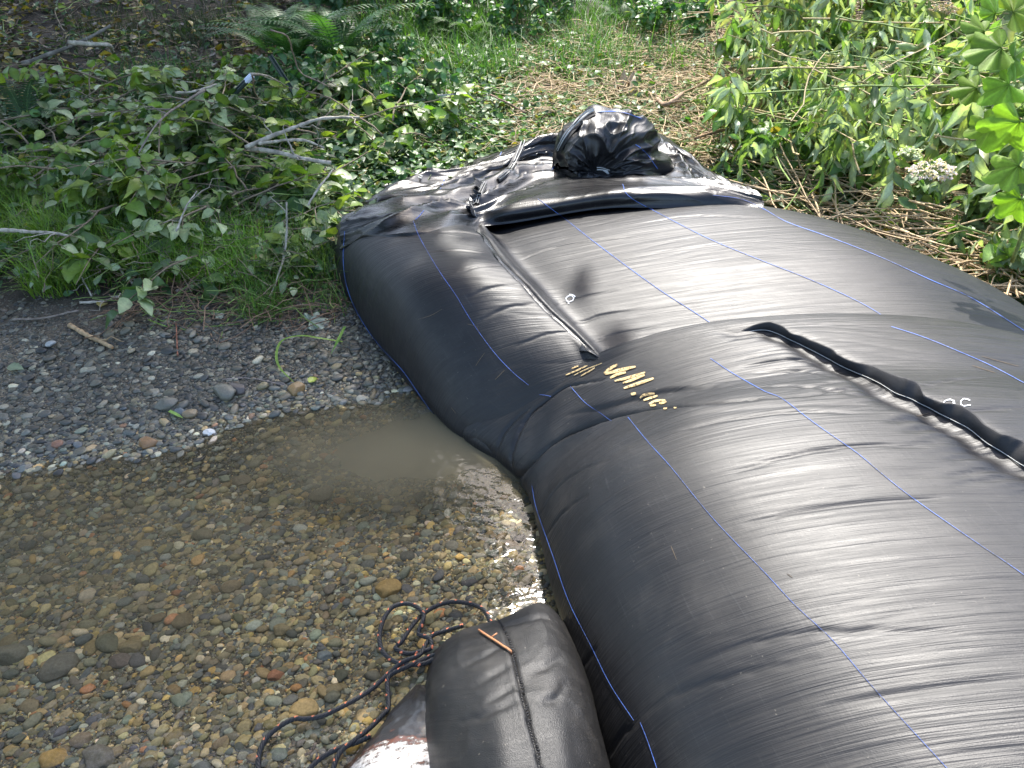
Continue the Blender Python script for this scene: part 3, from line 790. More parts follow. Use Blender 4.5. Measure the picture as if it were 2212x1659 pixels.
sb.mesh("sack", MAT['fabric_sand'], sandbag)
# stitching along the overlap
b = Bag(); pts = catmull(np.array(SEAM, float), 70)
for k in range(0, 69):
    h1 = sb.hit(*(pts[k] + np.array([-2.2, 0])))
    h2 = sb.hit(*(pts[k] + np.array([3.0, 2.2])))
    if h1 and h2:
        V, F = tube(np.array([h1[0] + h1[1] * .003, (h1[0] + h2[0]) / 2 + h1[1] * .0065, h2[0] + h2[1] * .003]), .0011, 4); b.add(V, F)
b.build("seam_stitching", MAT['webbing'], sandbag)
# a dry reddish twig lying on it
b = Bag(); tw = [sb.hit(*q) for q in catmull(np.array([(1036, 1366), (1060, 1382), (1085, 1398), (1108, 1417)], float), 12)]
V, F = tube(np.array([h[0] + h[1] * .006 for h in tw if h]), .0028, 6); b.add(V, F, (.42, .19, .09))
V, F = tube(np.array([tw[4][0] + tw[4][1] * .007, tw[4][0] + np.array([.012, .01, .012])]), .0018, 5); b.add(V, F, (.42, .19, .09))
tag(b.build("twig", MAT['straw']), "thin reddish-brown twig lying on the big sandbag next to its seam", "twig")

bagB = [
    [(930, 1478, -.05), (925, 1478, -.02), (915, 1476, .0), (900, 1484, -.01), (885, 1500, -.05)],
    [(960, 1520, -.05), (950, 1505, .05), (912, 1500, .06), (868, 1515, .02), (845, 1540, -.05)],
    [(980, 1570, -.05), (960, 1565, .09), (900, 1555, .10), (832, 1563, .04), (800, 1592, -.05)],
    [(990, 1640, -.05), (970, 1640, .11), (890, 1625, .12), (800, 1620, .06), (755, 1640, -.05)],
    [(1000, 1730, -.05), (980, 1730, .11), (880, 1720, .12), (780, 1705, .06), (720, 1700, -.05)],
    [(1010, 1850, -.05), (990, 1850, .05), (880, 1840, .05), (770, 1820, .02), (700, 1810, -.05)]]
P = px_net(bagB); P = catmull(P, 160); P = catmull(P.transpose(1, 0, 2), 140).transpose(1, 0, 2)
sb2 = Surf(P)
if sb2.N[80, 70, 2] < 0: sb2.N = -sb2.N
sb2.P = sb2.P + sb2.N * ((fbm(sb2.U * 10, sb2.W * 10, 81) - .5) * .02)[..., None]
sb2.finish()
def mat_stained():
    m = M("wet_sack_with_clay_bands"); tc = m.node("ShaderNodeTexCoord")
    mp = m.node("ShaderNodeMapping"); mp.inputs["Rotation"].default_value = (0, 0, R(-33)); mp.inputs["Scale"].default_value = (1.6, 11, 1); m.link(tc.outputs["Object"], mp.inputs[0])
    n = m.noise(mp.outputs[0], 1.3, 9, .72); f = m.noise(tc.outputs["Object"], 60, 6, .7)
    sep = m.node("ShaderNodeSeparateXYZ"); m.link(tc.outputs["Object"], sep.inputs[0])
    zone = m.node("ShaderNodeMapRange", in_1=.02, in_2=-.10, in_3=-.35, in_4=.12); m.link(sep.outputs[1], zone.inputs[0])
    v = m.math('ADD', m.math('ADD', n.outputs[0], m.math('MULTIPLY', m.math('SUBTRACT', f.outputs[0], .5), .35)), zone.outputs[0])
    c = m.ramp(v, [(.46, (.014, .012, .012)), (.50, (.12, .04, .02)), (.53, (.02, .015, .014)), (.57, (.38, .35, .32)), (.64, (.62, .60, .57)), (.68, (.30, .12, .06)), (.76, (.22, .19, .17))]).outputs[0]
    m.link(c, m.p.inputs["Base Color"]); m.set(Roughness=.4, Coat_Weight=.4, Coat_Roughness=.15)
    m.link(m.bump(f.outputs[0], .4, .004), m.p.inputs["Normal"]); return m.m
sack2 = empty("sandbag", at(880, 1600, -.04))
tag(sack2, "half-sunk wet black sandbag smeared with white and rusty clay", "sandbag", "sandbags in the foreground")
sb2.mesh("sack", mat_stained(), sack2)

# ------------------------------------------------------------------ rope
def rope(pts, r, name, label):
    C = resample(np.array([at(*p) for p in pts]), 900)
    T = np.gradient(C, axis=0); ds = np.linalg.norm(np.diff(C, axis=0), axis=1); s_ = np.r_[0, np.cumsum(ds)]
    T /= np.linalg.norm(T, axis=1, keepdims=True)
    Aa = np.cross(T, [0, 0, 1]); Aa /= np.linalg.norm(Aa, axis=1, keepdims=True); Bb = np.cross(Aa, T)
    root = empty(name, tuple(C[0]))
    for k in range(4):
        ph = s_ / .040 * 2 * np.pi + k * np.pi / 2
        Q = C + (Aa * np.cos(ph)[:, None] + Bb * np.sin(ph)[:, None]) * r * .55
        V, F = tube(Q, r * .55, 6)
        nseg = len(C) - 1
        seg = np.arange(len(F)) // 6
        mi = np.zeros(len(F), int)
        if k == 0:
            ss = s_[np.minimum(seg, nseg - 1)]; mi = ((ss / .040) % 1.0 < .16).astype(int)
        add_child("rope_strand", V, F, [MAT['ropeblack'], MAT['ropeorange']], root, matidx=mi)
    tag(root, label, "rope"); return root
MAT['ropeblack'] = mat_simple("rope_black", (.012, .012, .013), .45, .5, .3, 300, .5, .001)
MAT['ropeorange'] = mat_simple("rope_orange", (.70, .20, .09), .5, .4, .15, 200, .2, .001)
Z0 = .004
rope([(1060, 1345, .05), (1045, 1318, .02), (1018, 1305, Z0), (980, 1300, Z0), (945, 1308, Z0), (915, 1326, Z0), (890, 1352, .01), (868, 1385, .012), (858, 1395, Z0), (856, 1402, Z0), (880, 1412, Z0), (905, 1408, .01), (930, 1400, .012),
      (928, 1380, .014), (905, 1370, .012), (910, 1350, .02), (915, 1330, .022), (903, 1313, .016), (880, 1304, Z0), (850, 1310, Z0), (830, 1335, Z0), (820, 1370, Z0), (824, 1402, Z0), (845, 1425, Z0), (880, 1436, .01), (925, 1430, .012), (965, 1400, .02), (990, 1385, .05)],
     .0058, "rope", "coiled black rope with orange flecks lying on the gravel by the big sandbag")
rope([(1000, 1352, .03), (965, 1362, .01), (935, 1372, .01), (918, 1395, .01), (905, 1415, .016), (870, 1430, .016), (840, 1455, Z0), (800, 1490, Z0), (760, 1515, Z0), (700, 1545, Z0), (660, 1553, Z0), (635, 1553, Z0), (600, 1572, Z0), (572, 1600, Z0), (558, 1640, Z0), (562, 1700, Z0)],
     .0058, "rope", "long loose rope end sweeping from the coil past the ochre stone to the bottom edge")
rope([(960, 1408, .03), (925, 1420, .012), (880, 1440, .014), (840, 1462, Z0), (838, 1500, Z0), (838, 1530, .01), (826, 1545, .012), (800, 1572, .012), (765, 1600, .012), (735, 1625, .012), (720, 1660, .012), (715, 1710, .0)],
     .0058, "rope", "rope strand running down beside the half-sunk stained sandbag")
rope([(800, 1590, .02), (775, 1602, .01), (730, 1618, Z0), (690, 1640, Z0), (650, 1680, Z0)],
     .0058, "rope", "short stretch of rope branching off left below the stained sandbag")

# ------------------------------------------------------------------ stones
def ico(sub):
    bm = bmesh.new(); bmesh.ops.create_icosphere(bm, subdivisions=sub, radius=1.0)
    V = np.array([v.co[:] for v in bm.verts]); F = np.array([[v.index for v in f.verts] for f in bm.faces]); bm.free()
    return V, F
def pebble_templates(sub, n, seed):
    r_ = np.random.default_rng(seed); out = []
    V, F = ico(sub)
    for k in range(n):
        W = V.copy()
        for q in range(4 if sub > 1 else 2):         # a few flattened facets
            d = r_.normal(size=3); d /= np.linalg.norm(d); lim = r_.uniform(.42, .8)
            e = W @ d; W = W - np.where(e > lim, (e - lim) * .92, 0)[:, None] * d
        W = W * (1 + .10 * (vnoise(V[:, 0] * 1.7 + 5 * k, V[:, 1] * 1.7 + V[:, 2], k)[:, None] - .5) * 2)
        W = W * np.array([1, r_.uniform(.45, .85), r_.uniform(.2, .42)])
        out.append(W)
    return out, F
PAL = np.array([(.085, .085, .08), (.06, .065, .07), (.12, .105, .075), (.16, .13, .08), (.10, .095, .075), (.24, .17, .08), (.19, .10, .06), (.28, .25, .20), (.14, .15, .14), (.05, .055, .065), (.20, .17, .11), (.33, .24, .12)])
PW = np.array([.17, .10, .17, .13, .14, .04, .022, .03, .09, .06, .06, .010]) * np.array([1, 1, 1, 1, 1, .6, .45, 1, 1, 1, 1, .6]); PW = PW / PW.sum()
def scatter(Ts, F, pos, Rm, sc, cols, pick):
    """merge many scaled/rotated copies of templates -> V, F, C"""
    n = len(pos); nt = len(Ts[0]); T = np.array(Ts)[pick]
    V = np.einsum('nij,nkj->nki', Rm, T * sc[:, None, None] if sc.ndim == 1 else T * sc[:, None, :]) + pos[:, None, :]
    FF = (F[None] + (np.arange(n) * nt)[:, None, None]).reshape(-1, F.shape[1])
    if cols.ndim == 2: C = np.repeat(cols, nt, axis=0)
    else: C = cols.reshape(-1, 3)
    return V.reshape(-1, 3), FF, C
def euler_mats(az, tilt, tiltdir, roll=None):
    """spin about z by az, then tilt about the horizontal axis at tiltdir"""
    n = len(az); ca, sa = np.cos(az), np.sin(az); Zr = np.zeros((n, 3, 3))
    Zr[:, 0, 0] = ca; Zr[:, 0, 1] = -sa; Zr[:, 1, 0] = sa; Zr[:, 1, 1] = ca; Zr[:, 2, 2] = 1
    k = np.stack([np.cos(tiltdir), np.sin(tiltdir), np.zeros(n)], 1); K = np.zeros((n, 3, 3))
    K[:, 0, 1] = -k[:, 2]; K[:, 0, 2] = k[:, 1]; K[:, 1, 0] = k[:, 2]; K[:, 1, 2] = -k[:, 0]; K[:, 2, 0] = -k[:, 1]; K[:, 2, 1] = k[:, 0]
    I = np.eye(3)[None]; s = np.sin(tilt)[:, None, None]; c = (1 - np.cos(tilt))[:, None, None]
    return (I + s * K + c * (K @ K)) @ Zr
def in_view(P, mx=.18):
    u, v, f = project(P); return (f > .1) & (u > -2212 * mx) & (u < 2212 * (1 + mx)) & (v > -300) & (v < 1659 * (1 + mx * 1.2))
def under_dam(x, y):
    near_m = (y < 1.93) & (x > np.interp(y, LY, LX) + .05)
    far_m = (y >= 1.9) & (y < 3.7) & (x > np.interp(y, [1.97, 2.34, 2.89, 3.42, 3.7], [-.17, -.42, -.68, -.8, -.7]) + .06)
    return near_m & (x < 2.05) | far_m & (x < np.interp(y, [1.8, 2.3, 2.8, 3.2, 3.55, 3.75], [2.1, 1.98, 1.66, 1.28, 1.1, .9]))
def gravel_points(n, x0, x1, y0, y1, seed):
    r_ = np.random.default_rng(seed); x = r_.uniform(x0, x1, n); y = r_.uniform(y0, y1, n)
    P = np.stack([x, y, x * 0], 1); m = in_view(P) & ~under_dam(x, y)
    return x[m], y[m], r_
def gravel(name, sub, n, rmin, rmax, power, seed, ymax, keep=None, lift=.3):
    x, y, r_ = gravel_points(n, -3.2, .45, .45, ymax, seed)
    d = y - np.interp(x, SHX, SHY)
    soil = fbm(x * 2.3, y * 2.3, 77)
    prob = np.where(d < .35, 1.0, np.clip(1.1 - (d - .35) * 1.5, 0.05, 1) * np.where(soil > .50, .22, 1.0))
    if keep is not None: prob = prob * keep(x, y, d)
    m = r_.random(len(x)) < prob; x, y, d = x[m], y[m], d[m]; n = len(x)
    Ts, F = pebble_templates(sub, 8, seed)
    s = rmin + (rmax - rmin) * r_.random(n) ** power
    pick = r_.integers(0, 8, n)
    az = r_.normal(R(24), R(28), n); tilt = np.abs(r_.normal(R(9), R(11), n)); td = r_.normal(R(20), R(30), n)
    Rm = euler_mats(az, tilt, td)
    c = PAL[r_.choice(len(PAL), n, p=PW)] * r_.uniform(.8, 1.7, (n, 1)) * (1.2 - .35 * smooth(-.028, .022, height(x, y)))[:, None] * r_.uniform(.94, 1.06, (n, 3))
    bank = smooth(-.028, .022, height(x, y) + .012 * r_.normal(size=n))[:, None]
    grey = c.mean(1, keepdims=True) * np.array([1.0, 1.0, .99]) * np.where(r_.random((n, 1)) < .12, 1.75, .50) * np.array([1.12, 1.05, .74])
    c = bank * (c * .25 + grey * .75) + (1 - bank) * c * np.array([1.72, 1.66, 1.34])
    z = height(x, y) + s * lift * r_.uniform(-.3, .8, n)
    V, FF, C = scatter(Ts, F, np.stack([x, y, z], 1), Rm, s, c, pick)
    return V, FF, C
bg_ = Bag()
for a in ((1, 260000, .0025, .0065, 1.6, 1, 3.3, None, .4), (2, 62000, .006, .0155, 1.7, 2, 3.1, None, .45), (2, 8500, .014, .028, 2.2, 3, 2.6, None, .5)):
    bg_.add(*gravel("g", *a))
grav = bg_.build("gravel", MAT['stone'])
tag(grav, kind="stuff")

def rock(px, py, size, col, label, az=20, flat=.5, elong=.7, seed=0, lift=.35, z=None):
    p = at(px, py, 0.0); p = at(px, py, float(height(p[0], p[1])))
    r_ = np.random.default_rng(seed + 500); V, F = ico(4); W = V.copy()
    for q in range(7):
        d = r_.normal(size=3); d /= np.linalg.norm(d); lim = r_.uniform(.6, .9)
        e = W @ d; W = W - np.where(e > lim, (e - lim) * .8, 0)[:, None] * d
    W = W * (1 + .16 * (fbm(V[:, 0] * 1.5 + seed, V[:, 1] * 1.5 + V[:, 2] * 1.2, seed, 3)[:, None] - .5))
    W = W * (1 + .02 * (fbm(V[:, 0] * 9 + seed, V[:, 1] * 9 + V[:, 2] * 5, seed, 3)[:, None] - .5))
    W = W * np.array([1, elong, flat]) * size
    W = np.einsum('ij,kj->ki', euler_mats(np.array([R(az)]), np.array([R(r_.uniform(3, 12))]), np.array([R(20.)]))[0], W)
    W = W + p + np.array([0, 0, size * flat * lift])
    o = add_mesh("rock", W, F, MAT['stone'], cols=np.tile(np.array(col) * (1.45 if p[2] < -.002 else .9), (len(W), 1)))
    tag(o, label, "rock", "larger stones on the gravel")
for k, a in enumerate([
    (838, 1275, .040, (.27, .19, .08), "glossy ochre stone, largest in the clear shallows left of the sky reflection", 25),
    (657, 1534, .036, (.34, .25, .12), "pale ochre stone with grey blotches beside the loose rope", 0),
    (22, 1418, .046, (.15, .145, .11), "large grey-green cobble under water at the left edge", 10),
    (128, 1447, .05, (.13, .125, .10), "long dark grey cobble slanting up to the right, near the lower left", 35),
    (282, 1400, .032, (.19, .155, .085), "smooth olive-tan egg-shaped stone beside the mossy one", 10),
    (118, 1640, .034, (.33, .22, .08), "orange-yellow stone at the bottom edge, left corner", 20),
    (215, 1640, .042, (.15, .14, .115), "big blunt grey stone at the bottom edge left of centre", 0),
    (235, 1393, .036, (.12, .12, .08), "mossy angular stone under water beside the olive-tan one", -20),
    (640, 844, .040, (.26, .17, .07), "upright brown pointed stone at the water's edge below the green blade", 60),
    (487, 852, .052, (.15, .145, .11), "angular grey-olive block on the gravel bar, left of the streaked stone", -25),
    (512, 842, .042, (.10, .085, .075), "dark brown rock with pale streaks, on the bar", -20),
    (360, 876, .044, (.13, .125, .095), "slab-like olive stone left of the angular blocks", 10),
    (392, 892, .026, (.11, .13, .14), "blue-grey rounded stone in the middle of the bar", 0),
    (412, 896, .028, (.21, .16, .09), "tan oval stone beside the blue-grey rounded one", 20),
    (320, 960, .036, (.25, .14, .06), "flat rust-brown stone at the shoreline", 10),
    (452, 936, .022, (.42, .41, .38), "pale almost white round stone standing in the water by the shore", 0),
    (110, 744, .020, (.33, .34, .32), "pale grey stone on the soil under the driftwood stick", 30),
    (125, 962, .024, (.24, .12, .07), "reddish stone on the wet gravel bar far left", 15),
    (520, 1045, .040, (.17, .14, .09), "dim brown cobble in the cloudy water above the round one", 20),
    (695, 1070, .040, (.16, .135, .09), "round brown cobble fading into the muddy cloud", 30),
    (440, 1158, .034, (.16, .14, .09), "brown cobble in the middle of the pool, lowest of the cloudy ones", -15),
    (300, 1105, .026, (.17, .15, .10), "small tan cobble left of the middle of the pool", 20),
    (500, 1270, .030, (.19, .15, .09), "tan flat stone pointing right in the clear shallows", 25),
    (610, 1365, .030, (.18, .15, .085), "mottled tan stone left of the rope coil", 10),
    (262, 1430, .030, (.12, .10, .085), "muddy brown stone just below the olive-tan one", 5),
    (395, 1345, .032, (.15, .12, .07), "brown flat stone left of the lowest clear shallows", 20),
    (150, 1440, .020, (.35, .25, .21), "small pinkish-white stone touching the long dark cobble", 25),
    (175, 1600, .026, (.20, .16, .11), "tan stone above the orange-yellow one at bottom left", 5),
    (700, 1420, .022, (.13, .15, .15), "bluish grey pebble left of the rope coil's lower loop", 0),
    (595, 1462, .024, (.24, .12, .07), "reddish oval stone low in the middle of the gravel", 20)]):
    rock(*a, seed=k * 3 + 1)

# ------------------------------------------------------------------ leaf templates (x along the leaf, unit length)
def leaf_tpl(nseg, width, shape='ovate', fold=.18, droop=.25, serr=0.0, wob=.03, seed=0):
    r_ = np.random.default_rng(seed); t = np.linspace(0, 1, nseg + 1)
    if shape == 'ovate': w = np.sin(np.pi * t ** .75) ** .8
    elif shape == 'round': w = np.sin(np.pi * t ** .85) ** .55
    elif shape == 'lance': w = np.sin(np.pi * t ** .8) ** 1.1
    else: w = 1 - t
    w = np.maximum(w, 0) * width / 2
    if serr: w = w * (1 + serr * np.where(np.arange(nseg + 1) % 2 == 0, 1, -1))
    w[0] = .006; w[-1] = .004
    V = []
    for i in range(nseg + 1):
        zc = -droop * t[i] ** 2 + wob * math.sin(t[i] * 9 + seed)
        V += [(t[i], -w[i], zc + fold * w[i] + wob * r_.normal() * .5), (t[i], 0, zc), (t[i], w[i], zc + fold * w[i] + wob * r_.normal() * .5)]
    return np.array(V), grid_faces(nseg + 1, 3)
def lobed_tpl(seed=0, lobes=5, droop=.25):
    """broad palmate leaf, stalk at the origin"""
    r_ = np.random.default_rng(seed); V = [(0.0, 0, 0)]; n = lobes * 6
    ang = np.linspace(-R(128), R(128), n + 1)
    V = []
    for a in ang:
        ph = (a + R(128)) / R(256) * lobes; q = abs((ph % 1) - .5) * 2
        rr = (.62 + .38 * math.cos(a * .75)) * (1 - .30 * q ** 1.3) * (1 + .05 * r_.normal())
        for f in (0, .5, 1.0):
            x = .3 + rr * .7 * math.cos(a) * f; y = rr * .72 * math.sin(a) * f
            V.append((x, y, -droop * (x * x + y * y) * .8 - .07 * math.cos(ph * 2 * math.pi) * f + .02 * r_.normal()))
    V = np.array(V); V[:, 0] -= 0
    return V, grid_faces(n + 1, 3)
def orient(d, nrm):
    """rotation matrices with x->d and z close to nrm"""
    d = d / np.linalg.norm(d, axis=1, keepdims=True)
    y = np.cross(nrm, d); y /= np.maximum(np.linalg.norm(y, axis=1, keepdims=True), 1e-6)
    z = np.cross(d, y); return np.stack([d, y, z], 2)
def leaf_cols(base, n, nv, r_, var=.22, pale=0.0, palec=(.20, .25, .15), rib=1.35, yellow=.0):
    base = np.asarray(base, float)
    if base.ndim == 2: base = base[r_.integers(0, len(base), n)]
    else: base = np.tile(base, (n, 1))
    c = base * r_.uniform(1 - var, 1 + var, (n, 1)) * r_.uniform(.9, 1.1, (n, 3))
    if pale > 0:
        m = r_.random(n) < pale; c[m] = np.array(palec) * r_.uniform(.8, 1.2, (m.sum(), 1))
    if yellow > 0:
        m = r_.random(n) < yellow; c[m] = np.array((.22, .17, .04)) * r_.uniform(.6, 1.3, (m.sum(), 1))
    C = np.repeat(c[:, None], nv, axis=1)
    if nv == 93:
        k_ = np.arange(93) // 3; C[:, k_ % 6 == 3] *= 1.5; C[:, k_ % 6 == 0] *= .8
    else: C[:, 1::3] *= rib
    return C
class Leaves:
    def __init__(s, tpls, F): s.T = tpls; s.F = F; s.p = []; s.d = []; s.n = []; s.s = []; s.c = []
    def add(s, pos, d, nrm, size): s.p.append(pos); s.d.append(d); s.n.append(nrm); s.s.append(size)
    def arrays(s, r_, **k):
        p = np.vstack(s.p); d = np.vstack(s.d); n = np.vstack(s.n); sz = np.concatenate(s.s)
        C = leaf_cols(s.base, len(p), len(s.T[0]), r_, **k)
        return scatter(s.T, s.F, p, orient(d, n), sz, C, r_.integers(0, len(s.T), len(p)))
ALD = [leaf_tpl(7, .68, 'ovate', .25, .12 + .1 * k, .05, .03, k) for k in range(5)]; ALD_F = ALD[0][1]; ALD = [a[0] for a in ALD]
SML = [leaf_tpl(4, .62, 'ovate', .25, .2 + .1 * k, 0, .04, k) for k in range(4)]; SML_F = SML[0][1]; SML = [a[0] for a in SML]
LAN = [leaf_tpl(7, .30 + .04 * (k % 2), 'lance', .5, .15 + .12 * k, .04, .04, k) for k in range(5)]; LAN_F = LAN[0][1]; LAN = [a[0] for a in LAN]
MAP = [lobed_tpl(k, 5, .2 + .1 * k) for k in range(3)]; MAP_F = MAP[0][1]; MAP = [a[0] for a in MAP]

def rnd_dirs(r_, n, flat=.35):
    a = r_.uniform(0, 2 * np.pi, n); z = r_.normal(0, flat, n)
    return np.stack([np.cos(a), np.sin(a), z], 1)
def rnd_up(r_, n, k=.6):
    v = r_.normal(0, k, (n, 3)); v[:, 2] = 1; return v

ROOTN = {}
# ------------------------------------------------------------------ leafy cut branches
def leafy_branch(p0, az, length, r_, size=.075, base=((.045, .085, .028), (.035, .07, .022), (.06, .10, .035)), pale=.35, nleaf=42, rise=.12, bark=(.19, .15, .10),
                 tpl=(ALD, ALD_F), name="leafy_branch", label=None, group=None, cat="branch", palec=(.26, .31, .165), droop=0.0, r0=.006, mat='leaf'):
    root = empty(name, (float(p0[0]), float(p0[1]), float(p0[2])))
    d = np.array([math.cos(az), math.sin(az), 0.]); side = np.array([-d[1], d[0], 0])
    t = np.linspace(0, 1, 12); bend = r_.normal(0, .18)
    wob = np.cumsum(r_.normal(0, .02, 12))
    C = p0 + d * (t * length)[:, None] + side * (bend * t ** 2 * length + wob * length * .5)[:, None]
    gz = height(C[:, 0], C[:, 1]); C[:, 2] = np.maximum(gz + .02, p0[2] + (rise * np.sin(t * 2.2) - droop * t ** 2) * length + (gz - gz[0]))
    sb_ = Bag(); V, F = tube(C, np.linspace(r0, .0015, 12), 5); sb_.add(V, F, bark)
    tips = [C]
    for k in range(int(3 + length * 7)):
        q = r_.uniform(.12, .92); i = int(q * 11); a = az + r_.choice([-1, 1]) * r_.uniform(.5, 1.0)
        l2 = length * r_.uniform(.18, .42) * (1.1 - q); dd = np.array([math.cos(a), math.sin(a), r_.uniform(-.1, .35)])
        tt = np.linspace(0, 1, 5)[:, None]; Q = C[i] + dd * tt * l2 + np.array([0, 0, -.25 * l2]) * tt ** 2
        V, F = tube(Q, np.linspace(.003, .001, 5), 4, False); sb_.add(V, F, bark); tips.append(Q)
    sb_.build("stem", MAT['bark'], root)
    L = Leaves(*tpl); L.base = base; pos = []; dr = []
    for k in range(nleaf):
        Q = tips[r_.integers(0, len(tips))]; i = r_.integers(len(Q) // 3, len(Q)); pos.append(Q[i] + r_.normal(0, .006, 3))
        tdir = Q[i] - Q[i - 1]; tdir /= np.linalg.norm(tdir) + 1e-9
        dr.append(tdir * .7 + r_.normal(0, .65, 3) * np.array([1, 1, .45]) + np.array([0, 0, -droop]))
    n = len(pos); L.add(np.array(pos), np.array(dr), rnd_up(r_, n, .7) if droop < .5 else r_.normal(0, 1, (n, 3)), size * r_.uniform(.6, 1.25, n))
    V, F, Cc = L.arrays(r_, pale=pale, palec=palec); add_child("foliage", V, F, MAT[mat], root, cols=Cc)
    tag(root, label, cat, group); return root
def poly_has(poly, px, py):
    inside = False; n = len(poly); j = n - 1
    for i in range(n):
        if ((poly[i][1] > py) != (poly[j][1] > py)) and px < (poly[j][0] - poly[i][0]) * (py - poly[i][1]) / (poly[j][1] - poly[i][1]) + poly[i][0]: inside = not inside
        j = i
    return inside
def ground_at(px, py):
    z = 0.0
    for _ in range(12): p = at(px, py, z); z = .5 * z + .5 * float(height(p[0], p[1]))
    p = at(px, py, z); p[2] = float(height(p[0], p[1])); return p
rb = np.random.default_rng(5)
GB = [((.09, .155, .025), (.065, .12, .02), (.13, .19, .03)), ((.065, .12, .03), (.045, .085, .022), (.09, .14, .035)), ((.14, .21, .03), (.10, .165, .025), (.17, .23, .045))]
LEFTPOLY = [(-150, 300), (120, 250), (330, 215), (640, 230), (980, 320), (830, 400), (700, 480), (690, 560), (520, 560), (300, 545), (200, 470), (-150, 440)]
cnt = 0
while cnt < 105:
    px, py = rb.uniform(-150, 1000), rb.uniform(230, 620)
    if not poly_has(LEFTPOLY, px, py): continue
    if px > 600 and py > 440: continue
    if py > 520 and rb.random() < .5: continue
    p = ground_at(px, py); p[2] += rb.uniform(.02, .16) * (1 if py < 520 else .4)
    leafy_branch(p, rb.uniform(0, 6.28), rb.uniform(.35, .8), rb, size=rb.uniform(.06, .095), pale=rb.uniform(.1, .6), base=GB[int(rb.integers(0, 3))], nleaf=int(rb.uniform(26, 46)), rise=rb.uniform(.02, .25),
                 label="leafy cut alder branch lying in the brush pile on the left bank", group="cut alder branches piled on the left bank")
    cnt += 1

# bare, lichen-white branches traced from the pile
def stick(pts, r0, r1, col, label, name="branch", cat="branch", cut=None, seed=0, group=None, twigs=0):
    P3 = []
    for q in pts:
        g = ground_at(q[0], q[1]); h_ = q[2] + (.10 if (q[0] < 800 and 240 < q[1] < 520) else 0); z = g[2] + h_; p = at(q[0], q[1], z)
        p[2] = max(p[2], float(height(p[0], p[1])) + .005); P3.append(p)
    C = resample(np.array(P3), max(14, 6 * len(P3))); n = len(C); r_ = np.random.default_rng(seed + 90)
    C = C + np.cumsum(r_.normal(0, .0015, C.shape), 0) * .6
    rr = np.linspace(r0, r1, n) * (1 + .12 * r_.normal(size=n))
    col = np.array(col)
    b = Bag(); V, F = tube(C, rr, 8)
    cc = np.repeat(col[None] * r_.uniform(.6, 1.25, (n, 1)), 8, 0); cc = np.vstack([cc, np.tile(np.array((.50, .26, .11)) if cut else col, (2, 1))])
    b.add(V, F, cc)
    for k in range(twigs):
        i = r_.integers(2, n - 2); d = r_.normal(size=3); d[2] = abs(d[2]) * .6; d /= np.linalg.norm(d)
        l = r_.uniform(.05, .22); tt = np.linspace(0, 1, 6)[:, None]; Q = C[i] + d * tt * l + r_.normal(0, .012, (6, 3)) * tt
        V, F = tube(Q, np.linspace(max(r1 * .6, .0015), .001, 6), 5); b.add(V, F, col * .8)
    o = b.build(name, MAT['bark']); tag(o, label, cat, group); return o
WHT = (.38, .345, .28); GRB = (.20, .17, .14); TAN = (.42, .30, .17)
